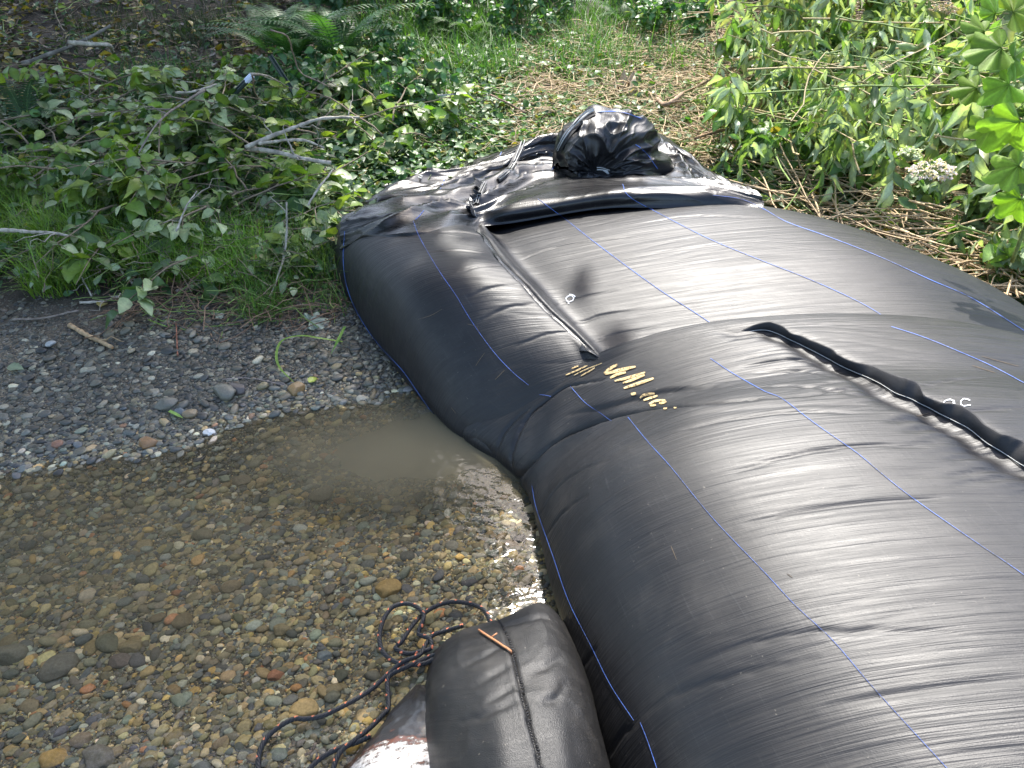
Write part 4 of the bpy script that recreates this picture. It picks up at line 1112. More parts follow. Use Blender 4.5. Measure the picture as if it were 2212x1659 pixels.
for k, a in enumerate([
    ([(535, 320, .10), (600, 330, .13), (650, 340, .13), (712, 350, .10)], .013, .012, WHT, "pale lichen-covered branch snapped to show orange wood at its right end", 1, 2),
    ([(530, 318, .12), (600, 290, .16), (650, 272, .18), (700, 258, .18), (775, 256, .16)], .013, .008, WHT, "long white-barked branch arching above the snapped one", 0, 4),
    ([(560, 310, .14), (620, 302, .16), (660, 302, .16), (700, 318, .14)], .009, .006, WHT, "thin white forked branch just below the arching white-barked one", 0, 2),
    ([(150, 92, .20), (190, 96, .22), (232, 98, .2), (240, 110, .12)], .016, .014, WHT, "short thick white birch-like branch lying on the bare dirt at top left", 1, 1),
    ([(50, 138, .08), (100, 120, .12), (170, 92, .16), (240, 55, .2)], .018, .010, (.20, .18, .15), "long dark mottled branch rising right behind the white one at top left", 0, 2),
    ([(0, 498, .04), (60, 502, .05), (110, 506, .05), (155, 514, .04)], .010, .006, WHT, "straight white branch at the left edge with a sawn end", 1, 2),
    ([(300, 330, .2), (345, 262, .24), (390, 225, .26), (440, 195, .24)], .004, .009, GRB, "grey branch running up through the leaves toward the metal stake", 0, 3),
    ([(380, 200, .22), (420, 197, .24), (470, 180, .22)], .008, .005, WHT, "pale thin branch lying across the leaves left of the metal stake", 0, 2),
    ([(545, 160, .62), (575, 165, .5), (605, 180, .3), (620, 190, .15)], .006, .004, (.30, .26, .21), "thin dry twig bent over the top of the metal stake", 0, 1),
    ([(585, 65, .55), (620, 80, .5), (632, 120, .4), (650, 160, .3), (700, 185, .2), (720, 200, .1)], .005, .004, (.30, .22, .19), "tall curved reddish-grey twig in front of the ferns", 0, 2),
    ([(545, 160, .58), (548, 190, .4), (560, 215, .25), (590, 230, .15)], .005, .003, (.27, .2, .15), "brown twig hanging down from the stake", 0, 1),
    ([(580, 650, .02), (600, 600, .06), (618, 540, .10), (620, 440, .14)], .006, .005, WHT, "upright bleached twig left of the farther tube", 0, 2),
    ([(665, 445, .15), (690, 400, .2), (720, 365, .2)], .006, .004, WHT, "short bleached twig among leaves left of the loose sheet", 0, 0),
    ([(380, 630, .02), (440, 605, .04), (500, 590, .05), (580, 578, .05), (620, 565, .05)], .009, .004, GRB, "long grey-brown branch slanting over the soil and grass", 0, 4),
    ([(240, 545, .05), (262, 590, .04), (285, 625, .02), (220, 652, .01), (165, 655, .01)], .006, .006, WHT, "crooked white branch at the edge of the grass and gravel", 0, 5),
    ([(170, 560, .06), (178, 600, .05), (200, 640, .02)], .004, .004, WHT, "thin white twig left of the crooked one", 0, 2),
    ([(380, 500, .1), (400, 450, .14), (425, 412, .16)], .005, .003, WHT, "slender white twig standing among dark leaves", 0, 2),
    ([(960, 120, .1), (930, 165, .12), (895, 185, .12), (870, 200, .1)], .016, .012, (.27, .25, .22), "mottled grey log end pointing away in the green clearing", 0, 0),
    ([(880, 235, .1), (920, 215, .12), (990, 205, .1)], .014, .010, (.30, .29, .26), "lichened grey branch lying level in the clearing", 0, 1),
    ([(1060, 205, .10), (1100, 225, .08), (1135, 246, .06)], .006, .006, (.25, .16, .12), "straight brown stick lying in the clearing", 0, 0),
    ([(1440, 215, .08), (1520, 180, .1), (1640, 118, .16), (1710, 92, .2)], .007, .012, (.33, .24, .14), "long straight brown pole leaning across the clearing toward the bushes", 0, 1),
    ([(1500, 300, .12), (1560, 282, .15), (1640, 273, .15), (1700, 285, .12), (1800, 300, .1)], .011, .009, (.32, .20, .12), "reddish-brown bent branch behind the knotted end, right side", 0, 2),
    ([(1685, 270, .10), (1740, 240, .14), (1840, 195, .2), (1990, 130, .3)], .011, .009, (.34, .28, .15), "straight tan stem rising right into the bushes", 0, 2),
    ([(1500, 310, .06), (1560, 318, .06), (1680, 312, .08)], .014, .010, (.40, .28, .16), "split pale branch on the ground below the reddish one", 1, 0),
    ([(1420, 215, .05), (1440, 225, .1), (1475, 202, .12)], .018, .014, (.30, .21, .14), "short thick brown root beside the stump", 0, 2),
    ([(1595, 402, .02), (1640, 392, .05), (1700, 380, .06), (1740, 362, .08)], .008, .006, (.20, .15, .12), "dark broken stick beside the far edge of the farther tube", 0, 2),
    ([(1840, 345, .30), (1846, 390, .2), (1850, 430, .08)], .004, .005, (.27, .19, .17), "upright purple-brown stem at the foot of the right bushes", 0, 0),
    ([(150, 702, .01), (185, 722, .012), (215, 738, .012), (243, 753, .01)], .011, .009, TAN, "smooth bleached driftwood stick on the dark soil", 1, 1),
    ([(28, 690, .01), (90, 688, .012), (170, 672, .02)], .005, .004, GRB, "thin grey stick lying at the left above the driftwood", 0, 0),
    ([(380, 700, .02), (385, 740, .012), (388, 770, .008)], .003, .003, (.30, .13, .08), "thin red rootlet hanging down over the soil", 0, 0),
    ([(480, 820, .005), (540, 818, .008), (600, 830, .008), (655, 845, .01)], .0028, .002, (.34, .29, .25), "long thin dry stem lying across the gravel near the brown stone", 0, 0),
    ([(660, 1632, .01), (672, 1625, .02), (690, 1605, .03)], .004, .004, (.27, .2, .14), "short brown twig sticking up between the rope strands", 0, 0),
    ([(455, 720, .004), (470, 740, .006), (520, 755, .006)], .002, .002, (.3, .2, .12), "fine brown stem curving over the soil", 0, 0)]):
    stick(a[0], a[1] * .85, a[2] * .85, a[3], a[4], cut=a[5], seed=k, twigs=a[6])

# ------------------------------------------------------------------ stump, stakes, bare patches
def blob_mesh(name, c, rx, ry, rz, mat, col, seed, rough=.5, sub=5):
    V, F = ico(sub); n = fbm(V[:, 0] * 2 + seed, V[:, 1] * 2 + V[:, 2] * 1.5, seed, 5)
    W = V * (1 + rough * (n[:, None] - .5) * 2) * np.array([rx, ry, rz]) + np.array(c)
    return name, W, F, mat, np.tile(np.array(col), (len(W), 1)) * (.6 + .8 * n[:, None])
g = ground_at(1345, 205); stump = empty("stump", tuple(g))
b = Bag(); t_ = np.linspace(0, 1, 9); ang = np.linspace(0, 2 * np.pi, 20, endpoint=False); Vs = []
for t in t_:
    rr = (.055 + .04 * (1 - t) ** 2) * (1 + .18 * np.sin(ang * 3 + 1) + .08 * np.sin(ang * 7)); top = .10 + .05 * np.sin(ang + .5) + .04 * np.sin(ang * 5)
    Vs.append(np.stack([np.cos(ang) * rr, np.sin(ang) * rr * .8, -.03 + t * top], 1))
Vs = np.array(Vs); i, j = np.meshgrid(np.arange(8), np.arange(20), indexing='ij')
F = np.stack([i * 20 + j, i * 20 + (j + 1) % 20, (i + 1) * 20 + (j + 1) % 20, (i + 1) * 20 + j], -1).reshape(-1, 4)
b.add(Vs.reshape(-1, 3) + g, F, (.13, .085, .055)); b.build("stump_bark", MAT['bark'], stump)
cen = Vs[-1].mean(0); V = np.vstack([Vs[-1] * [.96, .96, 1] + g, [cen + g - [0, 0, .03]]]); b = Bag()
F = np.array([[20, k, (k + 1) % 20, (k + 1) % 20] for k in range(20)])[:, :3]
add_child("cut_face", V, F, MAT['straw'], stump, cols=np.tile(np.array([.4, .3, .19]), (21, 1)))
V2 = resample(np.array([g + [.03, -.07, .0], g + [.05, -.07, .06], g + [.06, -.04, .13]]), 8); V, F = tube(V2, [.02, .03, .03, .028, .022, .02, .012, .005], 8)
add_child("torn_wood", V, F, MAT['straw'], stump, cols=np.tile(np.array([.45, .37, .25]), (len(V), 1)))
tag(stump, "torn low tree stump with a pale split face in the trampled clearing", "stump")

def bar(p0, p1, w, th):
    d = p1 - p0; d = d / np.linalg.norm(d); s = np.cross(d, [0, 1, .3]); s /= np.linalg.norm(s); n = np.cross(s, d); V = []
    for p in (p0, p1):
        for a, c in ((-1, -1), (1, -1), (1, 1), (-1, 1)): V.append(p + s * a * w / 2 + n * c * th / 2)
    return np.array(V), np.array([[0, 1, 2, 3], [7, 6, 5, 4], [0, 4, 5, 1], [1, 5, 6, 2], [2, 6, 7, 3], [3, 7, 4, 0]])
def stake(pb, hb, pt, ht, label, white=True):
    gb = ground_at(*pb); base = at(pb[0], pb[1], gb[2] + hb); topz = gb[2] + ht; top = at_y(pt[0], pt[1], base[1] + .05)
    base2 = base + (base - top) * (.35 if hb > .05 else .1)
    root = empty("metal_stake", tuple(base2)); d = top - base
    V, F = bar(base2, base + d * (.82 if white else 1), .030, .008); V2, F2 = bar(base2 + np.array([0, -.012, 0]), base + d * (.82 if white else 1) + np.array([0, -.012, 0]), .008, .028)
    b = Bag(); b.add(V, F); b.add(V2, F2); b.build("stake_post", MAT['greenmetal'], root, smooth_=False)
    if white:
        b = Bag(); V, F = bar(base + d * .82, top, .031, .009); b.add(V, F); V2, F2 = bar(base + d * .82 + np.array([0, -.012, 0]), top + np.array([0, -.012, 0]), .009, .028); b.add(V2, F2)
        b.build("white_tip", MAT['whitemetal'], root, smooth_=False)
    tag(root, label, "stake"); return root
MAT['greenmetal'] = mat_simple("dark_green_enamel", (.02, .035, .03), .4, .5, .3, 60, .2, .001)
MAT['whitemetal'] = mat_simple("white_enamel", (.62, .68, .78), .45, .5, .1, 60, .1, .001)
stake((472, 236), .12, (545, 162), .5, "dark green metal fence stake with a white tip leaning right in the brush")
stake((652, 228), .05, (583, 120), .5, "thin plain dark metal stake leaning left in front of the ferns", False)

# ------------------------------------------------------------------ ferns
def pinnate(C, width, r_, col, npin=26, tipf=1.0):
    """frond blade: toothed pinnae on both sides of the midrib"""
    n = len(C); T = np.gradient(C, axis=0); T /= np.linalg.norm(T, axis=1, keepdims=True)
    S_ = np.cross(T, [0, 0, 1.0]); S_ /= np.maximum(np.linalg.norm(S_, axis=1, keepdims=True), 1e-6); N_ = np.cross(S_, T)
    Vs = []; Fs = []; k0 = 0
    for k in range(npin):
        f = .14 + .86 * (k + .5) / npin; i = f * (n - 1); a = int(i); a = min(a, n - 2); w_ = i - a
        p = C[a] * (1 - w_) + C[a + 1] * w_; L = width * math.sin(math.pi * min(1, (1 - f) * .75 + .18)) ** 1.0 * (1 - f) ** .35
        for s in (-1, 1):
            d = S_[a] * s * .93 + T[a] * .38; d /= np.linalg.norm(d); q = np.cross(d, N_[a]); m = 6
            dro = N_[a] * -.18 * L
            for j in range(m + 1):
                t = j / m; c_ = p + d * L * t + dro * t * t; hw = L * .105 * (1 - t) ** .6 * (1.25 if j % 2 else .65) + .0006
                Vs += [c_ - q * hw, c_ + q * hw]
            for j in range(m): Fs.append([k0 + 2 * j, k0 + 2 * j + 1, k0 + 2 * j + 3, k0 + 2 * j + 2])
            k0 += 2 * (m + 1)
    V = np.array(Vs); return V, np.array(Fs), np.tile(np.array(col) * r_.uniform(.8, 1.2), (len(V), 1))
def fern(pos, nf, length, r_, label, az0=0, spread=6.28, up=1.0, col=(.05, .10, .025), width=.10, group=None):
    root = empty("fern", tuple(pos))
    for k in range(nf):
        az = az0 + (k + r_.uniform(-.3, .3)) / nf * spread; l = length * r_.uniform(.75, 1.15); u = up * r_.uniform(.7, 1.2)
        t = np.linspace(0, 1, 14); d = np.array([math.cos(az), math.sin(az), 0])
        C = pos + d * (l * (.25 * t + .6 * t ** 2))[:, None] + np.array([0, 0, 1.]) * (l * u * (1.1 * t - .62 * t ** 2.2))[:, None]
        V, F, Cc = pinnate(C, width * l / .6, r_, col)
        Vt, Ft = tube(C, np.linspace(.004, .001, 14), 4, False)
        b = Bag(); b.add(V, F, Cc); b.add(Vt, Ft, np.array(col) * 1.8); b.build("frond", MAT['grass'], root)
    tag(root, label, "fern", group); return root
rf = np.random.default_rng(21)
for px, py, nf, l, lab, az0, sp, up, col in [
    (640, 160, 15, .75, "tall feathery fern clump against the dark bank at the top, left of centre", 0, 6.28, 1.0, (.05, .125, .035)),
    (735, 160, 12, .75, "second tall fern right of the biggest clump at the top", .4, 6.28, 1.0, (.05, .125, .035)),
    (585, 130, 6, .6, "shorter dark fern at the left foot of the tall fern clump", 1, 6.28, 1.0, (.04, .10, .04)),
    (430, 335, 8, .42, "dark green fern rising out of the leafy brush pile below the metal stake", 0, 6.28, 1.1, (.04, .09, .02)),
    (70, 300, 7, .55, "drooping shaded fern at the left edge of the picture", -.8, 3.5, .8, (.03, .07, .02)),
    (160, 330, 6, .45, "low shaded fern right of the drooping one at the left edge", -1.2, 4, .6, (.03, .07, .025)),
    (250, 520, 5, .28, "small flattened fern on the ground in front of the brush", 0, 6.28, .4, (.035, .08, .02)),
    (1010, 95, 7, .38, "bright small fern at the edge of the green clearing", 0, 6.28, .9, (.08, .17, .03)),
    (905, 95, 6, .36, "small fern left of the bright one behind the clearing", .5, 6.28, .9, (.06, .13, .03)),
    (2195, 640, 5, .28, "small bright fern by the far tube at the right edge", 1, 6.28, .8, (.08, .18, .03)),
    (1340, 60, 6, .4, "small fern in the shade behind the trampled clearing", 1, 6.28, .9, (.05, .12, .03))]:
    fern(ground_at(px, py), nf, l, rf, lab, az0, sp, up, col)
# yellow-green stripped stems (bunch) left
g = ground_at(345, 500); root = empty("stripped_plant", tuple(g)); 
for k, (dx, dz, dy) in enumerate([(-.18, .34, .1), (.02, .22, .05), (.05, .26, .0), (.08, .24, .06), (.10, .27, .02), (.13, .22, .04), (.0, .2, .1), (.16, .18, .02)]):
    b = Bag(); C = resample(np.array([g + [k * .008, 0, 0], g + [dx * .5 + .01, dy * .5, dz * .55], g + [dx, dy, dz]]), 14); V, F = tube(C, np.linspace(.0045, .0025, 14), 6); b.add(V, F, (.22, .26, .06))
    for q in range(10):
        c = C[rf.integers(3, 14)]; V, F = tube(np.array([c, c + rf.normal(0, .012, 3)]), [.003, .001], 4); b.add(V, F, (.2, .28, .06))
    b.build("stem", MAT['straw'], root)
tag(root, "bunch of yellow-green stripped stems fanning up from the ground in the brush", "plant")

# ------------------------------------------------------------------ grass
def grass_patch(name, centers, r_, label=None):
    """centers: px, py, radius(m), blades, length, colour"""
    Vs = []; Fs = []; Cs = []; k0 = 0
    for px, py, rad, nb, ln, col in centers:
        g = ground_at(px, py); a = r_.uniform(0, 6.28, nb); q = rad * np.sqrt(r_.random(nb)) * r_.uniform(.7, 1.1, nb)
        x = g[0] + np.cos(a) * q; y = g[1] + np.sin(a) * q * .8; z = height(x, y)
        az = r_.uniform(0, 6.28, nb); l = ln * r_.uniform(.5, 1.3, nb); lean = r_.uniform(.25, 1.1, nb); w = r_.uniform(.0012, .0028, nb) * (ln / .15) ** .4
        d = np.stack([np.cos(az), np.sin(az), az * 0], 1); s = np.stack([-np.sin(az), np.cos(az), az * 0], 1)
        for j in range(5):
            t = j / 4; c = np.stack([x, y, z], 1) + d * (l * lean * t ** 1.6)[:, None] + np.array([0, 0, 1.]) * (l * (t - .38 * lean * t ** 2.2))[:, None]
            hw = (w * (1 - t) ** .7 + .0002)[:, None]; Vs.append((j, k0, c - s * hw, c + s * hw))
        block = np.stack([np.stack([Vs[-5 + j][2], Vs[-5 + j][3]], 1) for j in range(5)], 1).reshape(nb, 10, 3)
        f = np.array([[0, 1, 3, 2], [2, 3, 5, 4], [4, 5, 7, 6], [6, 7, 9, 8]]); FF = (f[None] + (np.arange(nb) * 10)[:, None, None] + k0).reshape(-1, 4)
        Fs.append((block.reshape(-1, 3), FF)); c = np.array(col) * r_.uniform(.7, 1.3, (nb, 1)) * r_.uniform(.9, 1.1, (nb, 3)); Cs.append(np.repeat(c, 10, 0)); k0 += nb * 10
    o = add_mesh(name, np.vstack([a for a, _ in Fs]), np.vstack([b for _, b in Fs]), MAT['grass'], cols=np.vstack(Cs)); tag(o, label, kind="stuff"); return o
rg = np.random.default_rng(31); cs = []
for k in range(26): cs.append((rg.uniform(-60, 240), rg.uniform(400, 615), .15, 150, .19, (.14, .24, .03)))
for k in range(22): cs.append((rg.uniform(300, 560), rg.uniform(500, 625), .11, 90, .17, (.15, .28, .035)))
for k in range(16): cs.append((rg.uniform(560, 735), rg.uniform(480, 690), .10, 50, .12, (.09, .18, .03)))
for k in range(40): cs.append((rg.uniform(100, 700), rg.uniform(330, 620), .16, 70, .18, (.10, .18, .03)))
for k in range(40): cs.append((rg.uniform(250, 1000), rg.uniform(170, 300), .22, 90, .20, (.05, .13, .035)))
for k in range(70): cs.append((rg.uniform(750, 1500), rg.uniform(30, 180), .28, 80, .25, (.08, .18, .035)))
for k in range(60): cs.append((rg.uniform(900, 1750), rg.uniform(110, 380), .2, 40, .10, (.12, .20, .05)))
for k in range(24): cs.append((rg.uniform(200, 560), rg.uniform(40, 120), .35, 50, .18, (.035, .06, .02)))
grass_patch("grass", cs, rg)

# ------------------------------------------------------------------ ground cover of chopped leaves, dry stems
def cover(name, n, region, r_, base, size, mat, tpl, pale=.25, lay=.06, yellow=.04, weight=None, kind="stuff", palec=(.20, .26, .15), up=.55, zfun=None):
    pts = []
    while len(pts) < n:
        px, py = r_.uniform(region[0], region[2]), r_.uniform(region[1], region[3])
        if weight is not None and r_.random() > weight(px, py): continue
        pts.append((px, py))
    pts = np.array(pts); z = np.zeros(n); dx = (pts[:, 0] - 1106) / FPX; dy = (829.5 - pts[:, 1]) / FPX
    for _ in range(14):
        t = (z - CAM_H) / (-SP + dy * CP); x = dx * t; y = (CP + dy * SP) * t; z = .5 * z + .5 * height(x, y)
    ok = (y > 1.9) & (y < 14) & ~((y < 3.75) & under_dam(x, y)); x, y = x[ok], y[ok]; n = len(x); z = height(x, y)
    P = np.stack([x, y, z + r_.random(n) ** 1.5 * lay + .004 + (zfun(x, y, r_) if zfun else 0)], 1)
    L = Leaves(*tpl); L.base = base; L.add(P, rnd_dirs(r_, n, .4), rnd_up(r_, n, up), size * r_.uniform(.5, 1.4, n))
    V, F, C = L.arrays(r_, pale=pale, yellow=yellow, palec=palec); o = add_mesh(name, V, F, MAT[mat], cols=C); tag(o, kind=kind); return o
rc = np.random.default_rng(41)
GREENS = ((.05, .11, .03), (.07, .14, .035), (.09, .17, .05), (.04, .085, .03))
def w_clear(px, py):
    soil = math.exp(-(((px - 1180) / 60) ** 2 + ((py - 205) / 28) ** 2)); path = smooth(1120, 1350, px) * .72 * smooth(420, 330, py)
    return float(1 - .95 * soil - path)
cover("leaf_litter", 17000, (700, 95, 1800, 470), rc, GREENS, .048, 'leaf', (SML, SML_F), .35, .09, .05, w_clear)
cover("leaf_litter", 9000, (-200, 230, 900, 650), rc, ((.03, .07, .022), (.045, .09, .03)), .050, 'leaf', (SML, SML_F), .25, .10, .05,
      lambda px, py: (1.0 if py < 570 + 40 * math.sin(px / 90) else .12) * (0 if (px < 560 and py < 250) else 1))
cover("leaf_litter", 8000, (1550, 330, 2330, 680), rc, ((.08, .14, .04), (.12, .18, .06)), .05, 'leaf', (SML, SML_F), .4, .12, .06)
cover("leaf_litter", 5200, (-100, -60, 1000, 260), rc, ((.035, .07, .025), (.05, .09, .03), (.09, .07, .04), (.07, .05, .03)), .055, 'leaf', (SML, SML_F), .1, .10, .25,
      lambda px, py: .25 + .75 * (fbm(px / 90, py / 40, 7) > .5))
cover("leaf_litter", 6000, (2250, 20, 3100, 700), rc, GREENS, .07, 'leaf', (SML, SML_F), .3, .15, .05)
cover("leaf_litter", 5000, (-1000, 250, -150, 640), rc, GREENS, .06, 'leaf', (SML, SML_F), .25, .15, .05)
def dry_stems(name, n, region, r_, lmin, lmax, col, lay, rad=.0022, green=.3, weight=None):
    Vs = Bag()
    k = 0
    while k < n:
        px, py = r_.uniform(region[0], region[2]), r_.uniform(region[1], region[3])
        if weight and r_.random() > weight(px, py): continue
        g = ground_at(px, py); 
        if g[1] < 3.75 and under_dam(g[0], g[1]): k += 1; continue
        a = r_.uniform(0, 6.28); l = r_.uniform(lmin, lmax); t = np.linspace(-.5, .5, 6)
        C = g + np.stack([np.cos(a) * t * l, np.sin(a) * t * l, r_.uniform(0, lay) + t * r_.normal(0, .12) * l], 1) + np.cumsum(r_.normal(0, .01, (6, 3)), 0)
        C[:, 2] = np.maximum(C[:, 2], height(C[:, 0], C[:, 1]) + .003)
        V, F = tube(C, rad * r_.uniform(.6, 1.5), 4, False); c = np.array(col) * r_.uniform(.6, 1.3)
        if r_.random() < green: c = np.array((.18, .26, .07)) * r_.uniform(.7, 1.2)
        Vs.add(V, F, c); k += 1
    o = Vs.build(name, MAT['straw']); tag(o, kind="stuff"); return o
dry_stems("dry_stems", 5200, (1100, 60, 1900, 380), rc, .08, .45, (.54, .41, .25), .07, .0024, .12)
dry_stems("dry_stems", 900, (700, 120, 1500, 400), rc, .10, .45, (.34, .28, .14), .08, .0018, .6)
dry_stems("dry_stems", 900, (1650, 400, 2400, 700), rc, .3, .9, (.52, .38, .22), .20, .0034, .08)
dry_stems("dry_stems", 500, (1500, 300, 1900, 470), rc, .15, .6, (.40, .28, .16), .08, .0028, .3)
dry_stems("dry_stems", 420, (250, 560, 735, 700), rc, .08, .4, (.17, .11, .07), .03, .0018, .3)
dry_stems("dry_stems", 400, (0, 330, 700, 620), rc, .10, .5, (.20, .16, .11), .12, .0020, .2)
dry_stems("dry_stems", 500, (-50, -20, 700, 240), rc, .10, .7, (.16, .12, .08), .05, .003, .2)
dry_stems("dry_stems", 260, (1650, 40, 2300, 480), rc, .3, 1.0, (.40, .32, .17), .75, .0035, .35)
dry_stems("dry_stems", 160, (1500, 0, 2000, 110), rc, .4, 1.2, (.40, .30, .18), .3, .0035, .1)

# ------------------------------------------------------------------ bushes
def bush(name, label, cx, cy, rx, ry, hz, r_, nstem, nleaf, size, base, tpl, cat="bush", mat='leaf', pale=.2, palec=(.2, .26, .15), droop=.4, hbase=0.0, group=None, flat=.3, stemc=(.2, .17, .08), clump=7):
    gz = float(height(cx, cy)); root = empty(name, (cx, cy, gz)); b = Bag(); tips = []
    for k in range(nstem):
        a = r_.uniform(0, 6.28); q = math.sqrt(r_.random()); ex, ey = cx + math.cos(a) * rx * q, cy + math.sin(a) * ry * q
        sx_, sy_ = cx + math.cos(a) * rx * q * .4, cy + math.sin(a) * ry * q * .4
        h = hz * r_.uniform(.45, 1.05) * (1 - .35 * q); t = np.linspace(0, 1, 12)[:, None]; g0 = np.array([sx_, sy_, float(height(sx_, sy_))])
        e = np.array([ex, ey, float(height(ex, ey)) + h]); C = g0 * (1 - t) + e * t; C[:, 2] += .25 * h * np.sin(t[:, 0] * np.pi); C += np.cumsum(r_.normal(0, .006, C.shape), 0)
        V, F = tube(C, np.linspace(.006, .002, 12), 5, False); b.add(V, F, np.array(stemc) * r_.uniform(.7, 1.2)); tips.append(C)
    b.build("stems", MAT['bark'], root)
    P = []; D = []; N = []; nc = max(1, nleaf // clump)
    for k in range(nc):
        C = tips[r_.integers(0, len(tips))]; i = r_.integers(4, 12); c = C[i] + r_.normal(0, .04, 3) * np.array([rx, ry, hz]).clip(.4, 1.5)
        a0 = r_.uniform(0, 6.28)
        for q in range(clump):
            a = a0 + q * 2.4; P.append(c + r_.normal(0, size * .25, 3)); D.append([math.cos(a) * .7, math.sin(a) * .7, -droop + r_.normal(0, flat)])
            N.append(r_.normal(0, .6, 3) + np.array([0, -.25, 1.0 - droop * .4]))
    P = np.array(P); n = len(P); L = Leaves(*tpl); L.base = base; L.add(P, np.array(D), np.array(N), size * r_.uniform(.6, 1.3, n))
    V, F, C = L.arrays(r_, pale=pale, palec=palec, yellow=.015); add_child("foliage", V, F, MAT[mat], root, cols=C)
    tag(root, label, cat, group); return root
rh = np.random.default_rng(51)
ELD = ((.10, .17, .05), (.14, .21, .06), (.17, .23, .08), (.06, .11, .035), (.22, .24, .11))
# drooping pinnate-leaved elder shoots on the right
def elder(cx, cy, rx, ry, h, nclus, label, seed, hmin=.1):
    r_ = np.random.default_rng(seed); gz = float(height(cx, cy)); root = empty("elder_bush", (cx, cy, gz)); b = Bag(); L = Leaves(LAN, LAN_F); L.base = ELD; canes = []
    for k in range(12):
        a = r_.uniform(0, 6.28); q = math.sqrt(r_.random()); ex, ey = cx + math.cos(a) * rx * q, cy + math.sin(a) * ry * q
        t = np.linspace(0, 1, 14)[:, None]; g0 = np.array([cx + (ex - cx) * .3 + .2, cy + (ey - cy) * .3 + .2, gz]); e = np.array([ex, ey, float(height(ex, ey)) + h * r_.uniform(.5, 1)])
        C = g0 * (1 - t) + e * t; C[:, 2] += .2 * h * np.sin(t[:, 0] * np.pi); C += np.cumsum(r_.normal(0, .008, C.shape), 0)
        V, F = tube(C, np.linspace(.009, .003, 14), 6, False); b.add(V, F, np.array((.26, .24, .11)) * r_.uniform(.7, 1.2)); canes.append(C)
    for k in range(nclus):
        if r_.random() < .5: C = canes[r_.integers(0, 12)]; c = C[r_.integers(3, 14)] + r_.normal(0, .08, 3)
        else:
            a = r_.uniform(0, 6.28); q = math.sqrt(r_.random()); x, y = cx + math.cos(a) * rx * q, cy + math.sin(a) * ry * q
            c = np.array([x, y, float(height(x, y)) + r_.uniform(hmin, h)])
        # a compound leaf: rachis hanging out and down, leaflets in limp pairs
        a = r_.uniform(0, 6.28); out = np.array([math.cos(a), math.sin(a), 0]); l = r_.uniform(.10, .22); t = np.linspace(0, 1, 6)[:, None]
        Rc = c + out * l * t * .6 + np.array([0, 0, -1.]) * l * (t ** 1.6) * r_.uniform(.6, 1.1) + np.array([0, 0, .03])
        V, F = tube(Rc, np.linspace(.002, .001, 6), 4, False); b.add(V, F, (.16, .22, .07))
        s = np.cross(out, [0, 0, 1.]); sz = r_.uniform(.06, .135)
        for j in (1, 3, 4):
            for sg in (-1, 1):
                L.add(Rc[j:j + 1], (s * sg * r_.uniform(.2, 1.1) + out * r_.uniform(-.2, .6) + np.array([0, 0, -1.]) * r_.uniform(.1, 1.1))[None], (out + r_.normal(0, .5, 3) + [0, 0, .5])[None], np.array([sz * r_.uniform(.8, 1.1)]))
        L.add(Rc[5:6], (out * .3 + [0, 0, -1.] + r_.normal(0, .15, 3))[None], (out + r_.normal(0, .4, 3) + [0, 0, .5])[None], np.array([sz * 1.1]))
    b.build("canes", MAT['bark'], root); V, F, C = L.arrays(r_, pale=.45, palec=(.38, .44, .29), var=.3); add_child("foliage", V, F, MAT['leaf'], root, cols=C)  # pale leaflets: sun glare on the leaves put into their colour
    tag(root, label, "bush", "wilting elder bushes on the right bank"); return root
elder(1.75, 3.75, .75, .55, .70, 170, "wilting elder bush with long drooping leaflets nearest the far tube", 61)
elder(2.7, 3.6, .7, .7, .9, 210, "elder bush at the right edge behind the pale flowers", 62)
elder(2.2, 4.9, 1.0, .7, 1.0, 260, "tall elder bush above the trampled clearing, upper right", 63)
elder(3.6, 4.9, 1.0, .9, 1.2, 260, "elder bush in the top right corner", 64)
elder(3.3, 6.4, 1.3, .9, 1.2, 220, "farthest elder bush behind the others at the top right", 65)
elder(2.3, 3.0, .45, .35, .55, 70, "low elder shoots hanging beside the far tube at the right edge", 67)
elder(1.35, 4.5, .35, .35, .35, 30, "small wilted elder shoot at the clearing's right side", 66, .05)
bush("bramble_bush", "bramble tangle at the foot of the elder bushes beside the far tube", 2.15, 3.15, .5, .4, .35, rh, 14, 700, .06, ((.08, .14, .04), (.12, .18, .05)), (ALD, ALD_F), cat="bramble", pale=.3)
for k, (cx, cy, rx, ry, hz, nl, lab) in enumerate([(1.75, 3.9, .8, .5, .5, 1300, "leafy undergrowth filling the gaps of the nearest elder bush"), (2.7, 3.9, .8, .7, .7, 1500, "leafy undergrowth below the elder at the right edge"),
        (2.3, 5.1, 1.0, .7, .8, 1600, "leafy undergrowth below the tall upper elder"), (3.7, 5.2, 1.1, .8, 1.0, 1600, "leafy undergrowth in the top right corner"), (2.35, 2.75, .4, .5, .4, 700, "broad-leaved undergrowth nearest the far tube at the right edge")]):
    bush("undergrowth", lab, cx, cy, rx, ry, hz, rh, 16, nl, .075, ((.12, .21, .05), (.16, .26, .06), (.09, .16, .04)), (ALD, ALD_F), cat="bush", pale=.3, palec=(.28, .34, .2), flat=.5)
